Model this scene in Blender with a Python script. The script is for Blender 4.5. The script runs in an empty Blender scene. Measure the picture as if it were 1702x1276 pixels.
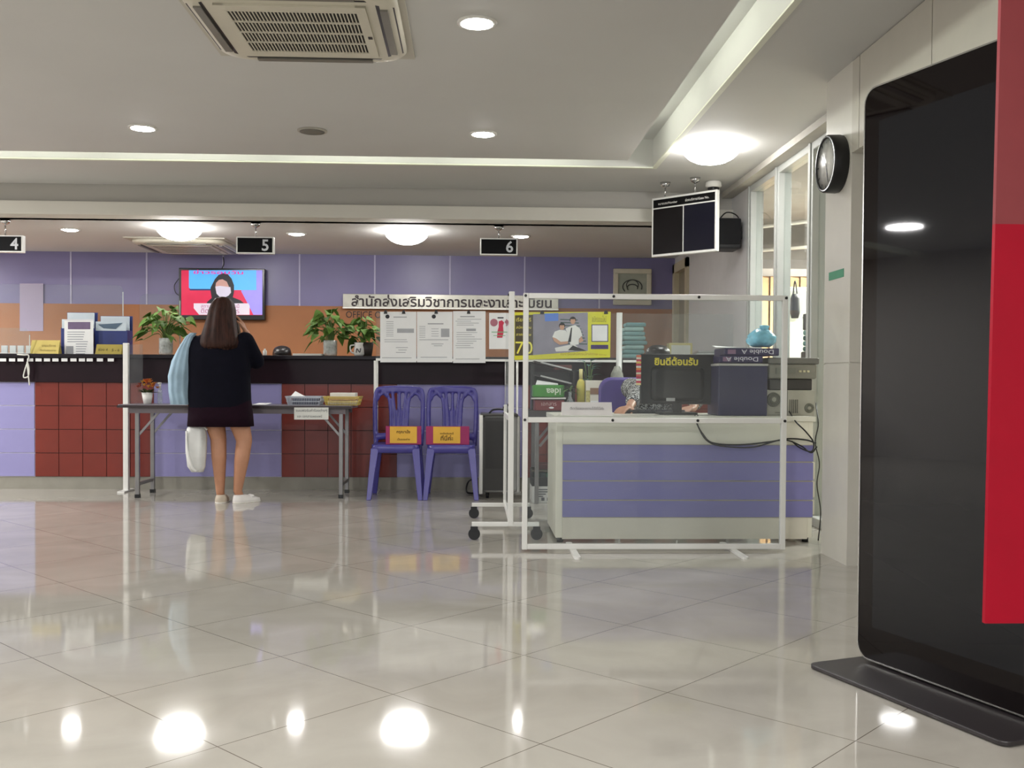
import bpy, math, random
from mathutils import Vector, Matrix, Euler
random.seed(7)
SC = bpy.context.scene
COL = SC.collection
R = math.radians
PI = math.pi

# ------------------------------------------------------------------ camera
F, CX, PY0, CAMZ = 1640.0, 851.0, 669.0, 0.96
YAW, PITCH, ROLL = R(2.3), R(1.2), R(0.35)
fw = Vector((math.sin(YAW)*math.cos(PITCH), math.cos(YAW)*math.cos(PITCH), -math.sin(PITCH)))
rt0 = Vector((math.cos(YAW), -math.sin(YAW), 0)); up0 = rt0.cross(fw)
rt = rt0*math.cos(ROLL) + up0*math.sin(ROLL); up = up0*math.cos(ROLL) - rt0*math.sin(ROLL)
cam = bpy.data.cameras.new('camera'); co = bpy.data.objects.new('camera', cam); COL.objects.link(co)
mw = Matrix((rt, up, -fw)).transposed().to_4x4(); mw.translation = (0, 0, CAMZ); co.matrix_world = mw
cam.sensor_width = 36; cam.lens = 36*F/1702.0; cam.shift_y = 31/1702.0; cam.clip_start = .05
SC.camera = co
CP = Vector((0, 0, CAMZ))
def ray(px, py): return fw*F + rt*(px-CX) - up*(py-PY0)
def at(px, py, Y):
    d = ray(px, py); return CP + d*(Y/d.y)
def atz(px, py, z):
    d = ray(px, py); return CP + d*((z-CAMZ)/d.z)

# ------------------------------------------------------------------ world, exposure, added fill lights, office lamp
w = bpy.data.worlds.new('world'); SC.world = w; w.use_nodes = True
w.node_tree.nodes['Background'].inputs[0].default_value = (.80, .86, .92, 1)
w.node_tree.nodes['Background'].inputs[1].default_value = .35
SC.view_settings.view_transform = 'Standard'; SC.view_settings.look = 'None'
SC.view_settings.exposure = 1.27; SC.view_settings.gamma = 1.0; SC.view_settings.use_curve_mapping = False
SC.cycles.use_denoising = True; SC.cycles.sample_clamp_indirect = 6; SC.cycles.max_bounces = 10
SC.cycles.transparent_max_bounces = 24
DOME_E, SPOT_E, COVE_E, LOW_DOME_E = 17.0, 50.0, 7.0, 24.0
def area(name, loc, size, power, rot=(0, 0, 0), col=(1, .985, .97)):
    l = bpy.data.lights.new(name, 'AREA'); l.shape = 'DISK'; l.size = size; l.energy = power; l.color = col
    o = bpy.data.objects.new(name, l); COL.objects.link(o); o.location = loc; o.rotation_euler = rot; return o
CEIL, LOW, YB, YC = 2.65, 2.38, 11.2, 8.75
for x, y, p in ((-5.6, 6.6, 46), (-5.6, 3.2, 40), (-2.6, 2.4, 16), (.2, 2.0, 14), (-2.6, -2.6, 110), (.9, -3.0, 100), (-6.2, 8.0, 40)):
    area('unseen_fill_light', (x, y, CEIL-.03), .35, p)  # unseen disks added as fill, without fittings
for x, y, p in ((-6.3, 9.9, 26), (-6.9, 9.5, 20)): area('unseen_low_fill_light', (x, y, LOW-.03), .3, p)  # more added fill, out of view at the left
area('office_lamp_light', (3.9, 9.0, 2.55), .5, 190, col=(1, .93, .82))

# ------------------------------------------------------------------ materials
def lin(c): return c/12.92 if c <= .04045 else ((c+.055)/1.055)**2.4
def hexc(h): return tuple(lin(int(h[i:i+2], 16)/255) for i in (0, 2, 4)) + (1,)
_M = {}
def mat(h, rough=.5, metal=0.0, var=.06, scale=9.0, emit=0.0, spec=.5, bump=0.0, stretch=None):
    key = (h, rough, metal, var, scale, emit, spec, bump, stretch)
    if key in _M: return _M[key]
    m = bpy.data.materials.new('m_'+h); m.use_nodes = True; nt = m.node_tree; b = nt.nodes['Principled BSDF']
    c = hexc(h); b.inputs['Roughness'].default_value = rough; b.inputs['Metallic'].default_value = metal
    b.inputs['Specular IOR Level'].default_value = spec
    tc = nt.nodes.new('ShaderNodeTexCoord'); no = nt.nodes.new('ShaderNodeTexNoise'); no.inputs['Scale'].default_value = scale
    no.inputs['Detail'].default_value = 3
    if stretch:
        mp = nt.nodes.new('ShaderNodeMapping'); mp.inputs['Scale'].default_value = stretch
        nt.links.new(tc.outputs['Object'], mp.inputs[0]); nt.links.new(mp.outputs[0], no.inputs['Vector'])
    else: nt.links.new(tc.outputs['Object'], no.inputs['Vector'])
    rp = nt.nodes.new('ShaderNodeValToRGB')
    rp.color_ramp.elements[0].position = .3; rp.color_ramp.elements[1].position = .7
    rp.color_ramp.elements[0].color = tuple(v*(1-var) for v in c[:3])+(1,)
    rp.color_ramp.elements[1].color = tuple(min(1, v*(1+var)) for v in c[:3])+(1,)
    nt.links.new(no.outputs['Fac'], rp.inputs[0]); nt.links.new(rp.outputs[0], b.inputs['Base Color'])
    if emit:
        nt.links.new(rp.outputs[0], b.inputs['Emission Color']); b.inputs['Emission Strength'].default_value = emit
    if bump:
        bp = nt.nodes.new('ShaderNodeBump'); bp.inputs['Strength'].default_value = bump; bp.inputs['Distance'].default_value = .01
        nt.links.new(no.outputs['Fac'], bp.inputs['Height']); nt.links.new(bp.outputs[0], b.inputs['Normal'])
    _M[key] = m; return m
def clear(name, tint=(.93, .95, .95), milk=.05, rough=.02, gloss=.9):
    if name in _M: return _M[name]
    m = bpy.data.materials.new(name); m.use_nodes = True; nt = m.node_tree; nt.nodes.clear()
    out = nt.nodes.new('ShaderNodeOutputMaterial'); t = nt.nodes.new('ShaderNodeBsdfTransparent'); t.inputs[0].default_value = tint+(1,)
    d = nt.nodes.new('ShaderNodeBsdfDiffuse'); d.inputs[0].default_value = (.8, .82, .82, 1)
    g = nt.nodes.new('ShaderNodeBsdfGlossy'); g.inputs['Roughness'].default_value = rough; g.inputs[0].default_value = (gloss,)*3+(1,)
    no = nt.nodes.new('ShaderNodeTexNoise'); no.inputs['Scale'].default_value = 3
    ma = nt.nodes.new('ShaderNodeMath'); ma.operation = 'MULTIPLY'; ma.inputs[1].default_value = milk*2
    nt.links.new(no.outputs['Fac'], ma.inputs[0])
    m1 = nt.nodes.new('ShaderNodeMixShader'); nt.links.new(ma.outputs[0], m1.inputs[0]); nt.links.new(t.outputs[0], m1.inputs[1]); nt.links.new(d.outputs[0], m1.inputs[2])
    fr = nt.nodes.new('ShaderNodeFresnel'); fr.inputs[0].default_value = 1.3
    ge = nt.nodes.new('ShaderNodeNewGeometry'); iv = nt.nodes.new('ShaderNodeMath'); iv.operation = 'SUBTRACT'; iv.inputs[0].default_value = 1; nt.links.new(ge.outputs['Backfacing'], iv.inputs[1])
    fm = nt.nodes.new('ShaderNodeMath'); fm.operation = 'MULTIPLY'; nt.links.new(fr.outputs[0], fm.inputs[0]); nt.links.new(iv.outputs[0], fm.inputs[1])
    m2 = nt.nodes.new('ShaderNodeMixShader'); nt.links.new(fm.outputs[0], m2.inputs[0]); nt.links.new(m1.outputs[0], m2.inputs[1]); nt.links.new(g.outputs[0], m2.inputs[2])
    nt.links.new(m2.outputs[0], out.inputs[0]); _M[name] = m; return m
ACR = lambda: clear('clear_acrylic', milk=.035)
GLS = lambda: clear('window_glass', (.88, .91, .9), .02)
def floor_mat():
    m = bpy.data.materials.new('m_floor'); m.use_nodes = True; nt = m.node_tree; b = nt.nodes['Principled BSDF']; L = nt.links.new
    tc = nt.nodes.new('ShaderNodeTexCoord'); mp = nt.nodes.new('ShaderNodeMapping'); mp.vector_type = 'POINT'
    a = R(45.0); S = .6
    p = atz(682, 1040, 0)          # a tile crossing seen in the photo
    q = Matrix.Rotation(-a, 4, 'Z') @ p
    mp.inputs['Rotation'].default_value = (0, 0, -a)
    L(tc.outputs['Object'], mp.inputs[0])
    sx = nt.nodes.new('ShaderNodeSeparateXYZ'); L(mp.outputs[0], sx.inputs[0])
    ds = []
    for i, off in ((0, q.x), (1, q.y)):
        s = nt.nodes.new('ShaderNodeMath'); s.operation = 'ADD'; s.inputs[1].default_value = -off + S*200 + .5*S
        L(sx.outputs[i], s.inputs[0])
        k = nt.nodes.new('ShaderNodeMath'); k.operation = 'MODULO'; k.inputs[1].default_value = S; L(s.outputs[0], k.inputs[0])
        u = nt.nodes.new('ShaderNodeMath'); u.operation = 'SUBTRACT'; u.inputs[1].default_value = S/2; L(k.outputs[0], u.inputs[0])
        v = nt.nodes.new('ShaderNodeMath'); v.operation = 'ABSOLUTE'; L(u.outputs[0], v.inputs[0]); ds.append(v)
    mn = nt.nodes.new('ShaderNodeMath'); mn.operation = 'MINIMUM'; L(ds[0].outputs[0], mn.inputs[0]); L(ds[1].outputs[0], mn.inputs[1])
    ls = nt.nodes.new('ShaderNodeMath'); ls.operation = 'LESS_THAN'; ls.inputs[1].default_value = .0014; L(mn.outputs[0], ls.inputs[0])
    n = nt.nodes.new('ShaderNodeTexNoise'); n.inputs['Scale'].default_value = 2.2; n.inputs['Detail'].default_value = 6; n.inputs['Distortion'].default_value = 1.2
    L(mp.outputs[0], n.inputs['Vector'])
    rp = nt.nodes.new('ShaderNodeValToRGB'); rp.color_ramp.elements[0].position = .3; rp.color_ramp.elements[1].position = .7
    rp.color_ramp.elements[0].color = hexc('A5A198'); rp.color_ramp.elements[1].color = hexc('B3AFA6'); L(n.outputs['Fac'], rp.inputs[0])
    mx = nt.nodes.new('ShaderNodeMix'); mx.data_type = 'RGBA'; mx.inputs[7].default_value = hexc('5C544A')
    L(ls.outputs[0], mx.inputs[0]); L(rp.outputs[0], mx.inputs[6]); L(mx.outputs[2], b.inputs['Base Color'])
    b.inputs['Roughness'].default_value = .06; b.inputs['Specular IOR Level'].default_value = .42
    return m

# ------------------------------------------------------------------ mesh builder
_T = {}
def text2d(body, bold=0.0):
    k = (body, bold)
    if k in _T: return _T[k]
    cu = bpy.data.curves.new('t', 'FONT'); cu.body = body; cu.resolution_u = 3; cu.offset = bold
    o = bpy.data.objects.new('t', cu); COL.objects.link(o)
    dg = bpy.context.evaluated_depsgraph_get(); dg.update()
    me = bpy.data.meshes.new_from_object(o.evaluated_get(dg))
    vs = [(v.co.x, v.co.y) for v in me.vertices]; fs = [tuple(p.vertices) for p in me.polygons]
    bpy.data.objects.remove(o); bpy.data.curves.remove(cu); bpy.data.meshes.remove(me)
    x0 = min(v[0] for v in vs); x1 = max(v[0] for v in vs); y0 = min(v[1] for v in vs); y1 = max(v[1] for v in vs)
    _T[k] = ([((v[0]-x0)/(x1-x0), (v[1]-y0)/(y1-y0)) for v in vs], fs, (x1-x0)/(y1-y0)); return _T[k]
class MB:
    def __init__(s): s.v = []; s.f = []; s.sm = []
    def add(s, vs, fs, smooth=False, M=None):
        n = len(s.v); s.v += [tuple(M @ Vector(v)) if M else tuple(v) for v in vs]
        s.f += [tuple(i+n for i in f) for f in fs]; s.sm += [smooth]*len(fs); return s
    def box(s, x0, x1, y0, y1, z0, z1, M=None):
        vs = [(x, y, z) for z in (z0, z1) for y in (y0, y1) for x in (x0, x1)]
        return s.add(vs, [(0, 2, 3, 1), (4, 5, 7, 6), (0, 1, 5, 4), (2, 6, 7, 3), (0, 4, 6, 2), (1, 3, 7, 5)], False, M)
    def boxc(s, c, d, M=None): return s.box(c[0]-d[0]/2, c[0]+d[0]/2, c[1]-d[1]/2, c[1]+d[1]/2, c[2]-d[2]/2, c[2]+d[2]/2, M)
    def bar(s, p0, p1, wd, dp, upv=(0, 1, 0)):
        p0 = Vector(p0); p1 = Vector(p1); d = (p1-p0).normalized(); u = Vector(upv); a = d.cross(u).normalized(); b = a.cross(d)
        vs = [tuple(p + a*i*wd/2 + b*j*dp/2) for p in (p0, p1) for i, j in ((-1, -1), (1, -1), (1, 1), (-1, 1))]
        return s.add(vs, [(0, 1, 2, 3), (7, 6, 5, 4), (0, 4, 5, 1), (1, 5, 6, 2), (2, 6, 7, 3), (3, 7, 4, 0)])
    def loft(s, rings, cap=True, smooth=True, closed=True):
        n = len(rings[0]); vs = [tuple(p) for r in rings for p in r]; fs = []
        for i in range(len(rings)-1):
            for j in range(n if closed else n-1):
                k = (j+1) % n; fs.append((i*n+j, i*n+k, (i+1)*n+k, (i+1)*n+j))
        s.add(vs, fs, smooth)
        if cap and closed:
            b = len(s.v)-len(vs); s.f += [tuple(b+j for j in reversed(range(n))), tuple(b+(len(rings)-1)*n+j for j in range(n))]; s.sm += [False, False]
        return s
    def tube(s, pts, r, n=8):
        pts = [Vector(p) for p in pts]; rs = r if isinstance(r, (list, tuple)) else [r]*len(pts)
        rings = []; a = None
        for i, p in enumerate(pts):
            d = (pts[min(i+1, len(pts)-1)]-pts[max(i-1, 0)]).normalized()
            if a is None: a = d.orthogonal().normalized()
            else: a = (a - d*a.dot(d)).normalized()
            b = d.cross(a); rings.append([p + (a*math.cos(t)+b*math.sin(t))*rs[i] for t in [2*PI*k/n for k in range(n)]])
        return s.loft(rings)
    def curve(s, pts, r, n=6, k=8):
        P = [Vector(p) for p in pts]; P = [P[0]*2-P[1]] + P + [P[-1]*2-P[-2]]; out = []
        for i in range(1, len(P)-2):
            for j in range(k):
                t = j/k; a, b, c, d = P[i-1:i+3]
                out.append(.5*((2*b)+(c-a)*t+(2*a-5*b+4*c-d)*t*t+(3*b-a-3*c+d)*t**3))
        out.append(P[-2]); return s.tube(out, r, n)
    def cyl(s, p0, p1, r0, r1=None, n=20): return s.tube([p0, p1], [r0, r0 if r1 is None else r1], n)
    def lathe(s, prof, c=(0, 0, 0), n=28):
        return s.loft([[(c[0]+r*math.cos(2*PI*k/n), c[1]+r*math.sin(2*PI*k/n), c[2]+z) for k in range(n)] for r, z in prof])
    def ball(s, c, rx, ry=None, rz=None, n=16, M=None):
        ry = ry or rx; rz = rz or rx; rings = []
        for i in range(n//2+1):
            t = PI*i/(n//2); q = max(math.sin(t), 1e-3)
            rings.append([(c[0]+rx*q*math.cos(2*PI*k/n), c[1]+ry*q*math.sin(2*PI*k/n), c[2]-rz*math.cos(t)) for k in range(n)])
        if M: rings = [[M @ Vector(p) for p in r] for r in rings]
        return s.loft(rings)
    def cap(s, a, b, ra, rb, n=12):   # rounded limb
        a = Vector(a); b = Vector(b); s.ball(a, ra, n=n); s.ball(b, rb, n=n); return s.tube([a, b], [ra, rb], n)
    def limb(s, pts, rs, n=14):
        for i in range(len(pts)-1): s.cap(pts[i], pts[i+1], rs[i], rs[i+1], n)
        return s
    def prism(s, poly, y0, y1):      # (x,z) outline given thickness along y
        n = len(poly); vs = [(x, y0, z) for x, z in poly]+[(x, y1, z) for x, z in poly]
        ar = sum(poly[i][0]*poly[(i+1) % n][1]-poly[(i+1) % n][0]*poly[i][1] for i in range(n))
        fs = [tuple(range(n)), tuple(reversed(range(n, 2*n)))] + [(i, i+n, (i+1) % n+n, (i+1) % n) for i in range(n)]
        if ar < 0: fs = [tuple(reversed(f)) for f in fs]
        return s.add(vs, fs)
    def slab(s, poly, z0, z1):       # (x,y) outline given thickness along z
        n = len(poly); vs = [(x, y, z0) for x, y in poly]+[(x, y, z1) for x, y in poly]
        ar = sum(poly[i][0]*poly[(i+1) % n][1]-poly[(i+1) % n][0]*poly[i][1] for i in range(n))
        fs = [tuple(reversed(range(n))), tuple(range(n, 2*n))] + [(i, (i+1) % n, (i+1) % n+n, i+n) for i in range(n)]
        if ar < 0: fs = [tuple(reversed(f)) for f in fs]
        return s.add(vs, fs)
    def px(s, pts, Y, th=.002):      # outline measured in the photo, standing at depth Y
        q = [at(x, y, Y) for x, y in pts]; return s.prism([(p.x, p.z) for p in q], Y-th, Y)
    def pxr(s, x0, y0, x1, y1, Y, th=.002): return s.px([(x0, y0), (x1, y0), (x1, y1), (x0, y1)], Y, th)
    def text(s, body, o, width=None, height=None, u=(1, 0, 0), v=(0, 0, 1), bold=0.0, th=0):
        vs, fs, asp = text2d(body, bold); o = Vector(o); u = Vector(u); v = Vector(v)
        if width is None: width = height*asp
        if height is None: height = width/asp
        return s.add([o + u*(a*width) + v*(b*height) for a, b in vs], fs)
    def mesh(s, name, off=(0, 0, 0)):
        me = bpy.data.meshes.new(name); o = Vector(off)
        me.from_pydata([tuple(Vector(v)-o) for v in s.v], [], s.f); me.polygons.foreach_set('use_smooth', s.sm); me.update(); return me
def ring(cx, cy, z, rx, ry, n=24, p=2.0, ph=0):
    out = []
    for k in range(n):
        t = 2*PI*k/n+ph; c, q = math.cos(t), math.sin(t)
        out.append(Vector((cx+rx*math.copysign(abs(c)**(2/p), c), cy+ry*math.copysign(abs(q)**(2/p), q), z)))
    return out
def rrect(x0, x1, y0, y1, r, k=6, corners=(1, 1, 1, 1)):
    out = []
    for (cx, cy, a), on in zip(((x1-r, y1-r, 0), (x0+r, y1-r, 90), (x0+r, y0+r, 180), (x1-r, y0+r, 270)), corners):
        if on: out += [(cx+r*math.cos(R(a+90*i/k)), cy+r*math.sin(R(a+90*i/k))) for i in range(k+1)]
        else: out.append((x1 if a in (0, 270) else x0, y1 if a in (0, 90) else y0))
    return out
def finish(me, m, bev=0, rem=0, smooth=0, sub=0):
    """apply bevel / remesh / smoothing to mesh data"""
    if bev or rem or smooth or sub:
        o = bpy.data.objects.new('tmp', me); COL.objects.link(o)
        if rem:
            q = o.modifiers.new('r', 'REMESH'); q.mode = 'VOXEL'; q.voxel_size = rem; q.use_smooth_shade = True
        if smooth:
            q = o.modifiers.new('s', 'SMOOTH'); q.iterations = smooth; q.factor = .5
        if bev:
            q = o.modifiers.new('b', 'BEVEL'); q.width = bev; q.segments = 2; q.limit_method = 'ANGLE'
        if sub: q = o.modifiers.new('u', 'SUBSURF'); q.levels = q.render_levels = sub
        dg = bpy.context.evaluated_depsgraph_get(); dg.update()
        me2 = bpy.data.meshes.new_from_object(o.evaluated_get(dg)); bpy.data.objects.remove(o); bpy.data.meshes.remove(me); me = me2
    me.materials.clear(); me.materials.append(m); return me
def props(o, label=None, cat=None, group=None, kind=None):
    if label: o['label'] = label
    if cat: o['category'] = cat
    if group: o['group'] = group
    if kind: o['kind'] = kind
    return o
class T:
    """a thing: an Empty at its base with its parts; mesh builders are given in world coordinates (local=True: in its own)"""
    def __init__(s, name, label, cat, loc=(0, 0, 0), rz=0, group=None, local=False):
        s.o = bpy.data.objects.new(name, None); COL.objects.link(s.o); s.o.empty_display_size = .1
        s.o.location = loc; s.o.rotation_euler = (0, 0, rz); s.off = (0, 0, 0) if local else tuple(loc); props(s.o, label, cat, group)
    def part(s, name, mb, m, parent=None, label=None, **k):
        me = finish(mb.mesh(name, s.off), m, **k); me.name = name
        o = bpy.data.objects.new(name, me); COL.objects.link(o); o.parent = parent or s.o
        if label: o['label'] = label
        return o
def solo(name, mb, m, label, cat, loc=None, group=None, kind=None, **k):
    if loc is None:
        xs, ys, zs = zip(*mb.v); loc = ((min(xs)+max(xs))/2, (min(ys)+max(ys))/2, min(zs))
    me = finish(mb.mesh(name, loc), m, **k); me.name = name
    o = bpy.data.objects.new(name, me); COL.objects.link(o); o.location = loc; props(o, label, cat, group, kind); return o
def struct(name, mb, m, label=None, cat=None, parent=None, **k):
    me = finish(mb.mesh(name), m, **k); me.name = name
    o = bpy.data.objects.new(name, me); COL.objects.link(o)
    if parent: o.parent = parent
    else: props(o, label, cat, None, 'structure')
    return o
def dup(root, loc, label=None, rz=None, group=None):
    r = root.copy(); COL.objects.link(r); r.location = loc
    if rz is not None: r.rotation_euler = (0, 0, rz)
    if label: r['label'] = label
    if group: r['group'] = group
    for ch in list(root.children):
        c = ch.copy(); COL.objects.link(c); c.parent = r
        for g in list(ch.children):
            d = g.copy(); COL.objects.link(d); d.parent = c
    return r

WHITE = mat('DEDDD8', .4, var=.02); METALW = mat('E6E6E2', .3, var=.02); BLACK = mat('121214', .35, var=.1)
DARK = mat('18131A', .3, var=.1, spec=.25); PAPER = mat('E9EAEA', .7, var=.02); INK = mat('33343A', .7); CREAM = mat('E2DECF', .4, var=.02)
PAINT = mat('C5C4C1', .75, var=.015, scale=2); LAV = mat('8F8BBB', .3, var=.03, scale=3); LAVW = mat('7C769F', .35, var=.04, scale=2)
BRICK = mat('74291F', .28, var=.08, scale=4); ORANGE = mat('A1683F', .55, var=.05, scale=3); STEEL = mat('A9A69C', .28, metal=1, var=.08)
GREY = mat('8E8E8C', .5); CHROME = mat('C8C8C8', .15, metal=1); YELLOW = mat('D8C65A', .6); SKIN = mat('B98669', .5, var=.05, scale=20)
NAVY = mat('0C0C17', .9, var=.15, scale=30, spec=.12); PLUM = mat('1C0B17', .9, var=.15, scale=30, spec=.12)

# ------------------------------------------------------------------ the room
struct('floor', MB().box(-8, 6.2, -5, 11.4, -.1, 0), floor_mat(), 'pale glossy floor of large diagonal tiles', 'floor')
X0, X1, SY0, SY1, PX = 1.17, 1.40, 7.50, 7.70, 2.30
c = MB()
c.box(-8, X0, -5, SY0, CEIL, CEIL+.04); c.box(X1, PX, -5, 8.72, CEIL, CEIL+.21); c.box(-8, X1, SY1, 8.72, CEIL, CEIL+.21)
c.box(-8, PX, -5, 8.72, CEIL+.21, CEIL+.26); c.box(.88, .92, -5, 7.24, CEIL+.04, CEIL+.21); c.box(-8, .92, 7.2, 7.24, CEIL+.04, CEIL+.21)
struct('ceiling', c, PAINT, 'flat painted ceiling with a recessed light slot', 'ceiling')
struct('ceiling_back', MB().box(-8, PX, 8.9, YB, LOW, LOW+.1), mat('CFCECB', .75, var=.015, scale=2), 'lower painted ceiling over the service counter', 'ceiling')
struct('beam', MB().box(-8, PX, 8.74, 9.0, 2.49, CEIL+.05), mat('B3B0AA', .75, var=.02, scale=2), 'ceiling beam with shade painted into its grey, before the service counter', 'beam')  # same paint as the trim below; shade is put into this darker grey
struct('trim_1', MB().box(-8, PX, 8.68, 9.0, LOW, 2.495), mat('D0CDC4', .7, var=.02, scale=2), 'trim board under the ceiling beam, painted paler as if lit', 'trim', bev=.004)  # light on the cornice is put into this paler colour
cove = MB()
struct('trim_2', MB().box(X1, X1+.035, -5, SY1+.035, CEIL-.012, CEIL-.001).box(-8, X1, SY1, SY1+.035, CEIL-.012, CEIL-.001), mat('D9DACB', .6, var=.02), 'thin pale lip along the ceiling light slot', 'trim')
zB = 1.80
struct('wall_back', MB().box(-8, 6.2, YB, YB+.12, zB, 2.9), LAVW, 'lavender upper wall behind the service counter', 'wall')
struct('wall_back_lower', MB().box(-8, 6.2, YB-.012, YB+.12, 0, zB), ORANGE, 'orange lower wall behind the service counter', 'wall')
for i, pxx in enumerate((-8, 118, 244, 371, 498, 623, 748, 872, 996)):
    q = at(pxx, 470, YB)
    struct('trim_%d' % (i+3), MB().box(q.x-.008, q.x+.008, YB-.006, YB, zB, LOW), mat('BDB9D2', .5), 'pale vertical joint strip between lavender wall panels', 'trim')
struct('wall_left', MB().box(-8.12, -8, -5, 11.4, 0, 2.9), mat('CFCBC3', .7, var=.02), 'plain wall on the far left side of the hall', 'wall')
YW = 8.18; YD = 10.45
struct('wall_right', MB().box(PX, PX+.12, YW, YD, 0, 2.7), mat('C9C8C8', .6, var=.02), 'plain white side wall beside the glazed partition', 'wall')
d1 = struct('door_1', MB().box(PX+.03, PX+.09, YD+.09, YB-.1, 0, 2.2), mat('8F8775', .5), 'beige framed door in the far right corner', 'door')
struct('door_frame', MB().box(PX-.03, PX+.12, YD, YD+.09, 0, 2.3).box(PX-.03, PX+.12, YB-.1, YB-.01, 0, 2.3).box(PX-.03, PX+.12, YD, YB-.01, 2.2, 2.3), mat('C2B89E', .5), parent=d1)
struct('wall_right_corner', MB().box(PX, PX+.12, YD, YB, 2.3, 2.7), mat('C9C8C8', .6, var=.02), 'white wall above the corner door', 'wall')
# glazed partition
ys = [YW, 7.44, 6.69, 5.56]
for i in range(3):
    ya, yb = ys[i+1], ys[i]
    wn = struct('window_%d' % (i+1), MB().box(PX+.045, PX+.053, ya+.05, yb-.05, .06, 2.56), GLS(), ['glazed partition bay by the white side wall', 'middle bay of the glazed partition', 'glazed partition bay beside the cream pillar'][i], 'window')
    f = MB().box(PX, PX+.1, yb-.05, yb+.05, 0, 2.62).box(PX, PX+.1, ya+.05, yb-.05, 2.55, 2.62).box(PX, PX+.1, ya+.05, yb-.05, 0, .06)
    f.box(PX-.012, PX, yb-.02, yb+.02, 0, 2.62)
    if i == 2: f.box(PX, PX+.1, ya-.05, ya+.05, 0, 2.62)
    struct('window_frame', f, mat('B4B6B2', .35, var=.03), parent=wn, bev=.004)
struct('trim_12', MB().box(PX-.1, PX+.12, 5.5, 8.7, 2.60, 2.7), mat('B3AFA6', .7), 'grey bulkhead strip above the glazed partition', 'trim')
# pillar and fascia
PXF, PA, PB = 1.98, 5.12, 5.5
struct('pillar', MB().box(PXF, 2.5, PA, PB, 0, 1.068).box(PXF, 2.5, PA, PB, 1.076, 2.66).box(PXF+.006, 2.49, PA+.006, PB-.006, 1.06, 1.08), mat('CFCCC3', .35, var=.02), 'cream panelled pillar carrying the wall clock', 'pillar')
fz = 2.17
fa = MB(); yy = [PA-.001, 5.02, 4.22, 3.42, 2.62, 1.8, 0, -5]
for a, b in zip(yy[1:], yy): fa.box(PXF-.004, PXF+.06, a+.004, b-.004, fz, 2.645)
fa.box(PXF+.004, PXF+.3, -5, PA, fz+.004, 2.66)
struct('wall_right_fascia', fa, mat('BDB9AE', .35, var=.02), 'cream panelled fascia above the display kiosk', 'wall')
struct('wall_right_front', MB().box(2.42, 2.52, -5, PA, 0, 2.66), mat('B9B5AC', .5), 'plain recessed wall behind the display kiosk', 'wall')
# office behind the glass
struct('wall_office', MB().box(PX+.12, 6.2, 10.9, 11.0, 0, 2.9), mat('8B8783', .8), 'grey end wall of the office behind the glass', 'wall')
struct('wall_office_right', MB().box(6.1, 6.2, 5, 11, 0, 2.9).box(2.52, 6.2, 4.9, 5.0, 0, 2.9), mat('A5A19A', .8), 'far side wall of the office behind the glass', 'wall')
struct('ceiling_office', MB().box(PX+.1, 6.2, 4.9, 11, 2.7, 2.8), mat('8F8B88', .8), 'grey ceiling of the office behind the glass', 'ceiling')

# ------------------------------------------------------------------ service counter
ct = T('service_counter', 'long lavender and brick red reception counter with a dark glossy top', 'counter', (-2.5, YC, 0))
XL, XR = -7.97, 2.2
ct.part('countertop', MB().box(XL, XR, YC-.06, YC+.42, 1.145, 1.18), DARK, bev=.006)
ct.part('apron', MB().box(XL, XR, YC-.02, YC+.38, .935, 1.145), mat('1E0F17', .35, var=.2, scale=3, spec=.2))
xs = [-99] + [at(p, 720, YC).x for p in (58, 256, 468, 660, 868)] + [XR]
xs[0] = XL
ZB, ZT = .11, .935
for i in range(6):
    a, b = xs[i], xs[i+1]; p = MB(); lav = i % 2 == 0; n = 4; h = (ZT-ZB)/n
    for r in range(n):
        if lav: p.box(a, b-.004, YC, YC+.05, ZB+r*h+.005, ZB+(r+1)*h-.005)
        else:
            k = max(1, round((b-a)/.212)); s = (b-a)/k
            for q in range(k): p.box(a+q*s+.003, a+(q+1)*s-.003, YC, YC+.05, ZB+r*h+.003, ZB+(r+1)*h-.003)
    o = ct.part('front_panel', p, LAV if lav else BRICK, label='lavender front panel' if lav else 'brick red tiled front panel')
    g = MB().box(a, b, YC+.008, YC+.06, ZB, ZT)
    ct.part('groove', g, mat('CFCCE0', .5) if lav else mat('3F120E', .5), parent=o)
ct.part('plinth', MB().box(XL, XR, YC+.01, YC+.3, 0, ZB), mat('8D8A80', .4))
ct.part('staff_worktop', MB().box(XL, XR, YC+.38, YC+.75, .72, .75).box(XL, XR, YC+.3, YC+.34, 0, 1.145), mat('A99F92', .5))

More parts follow.
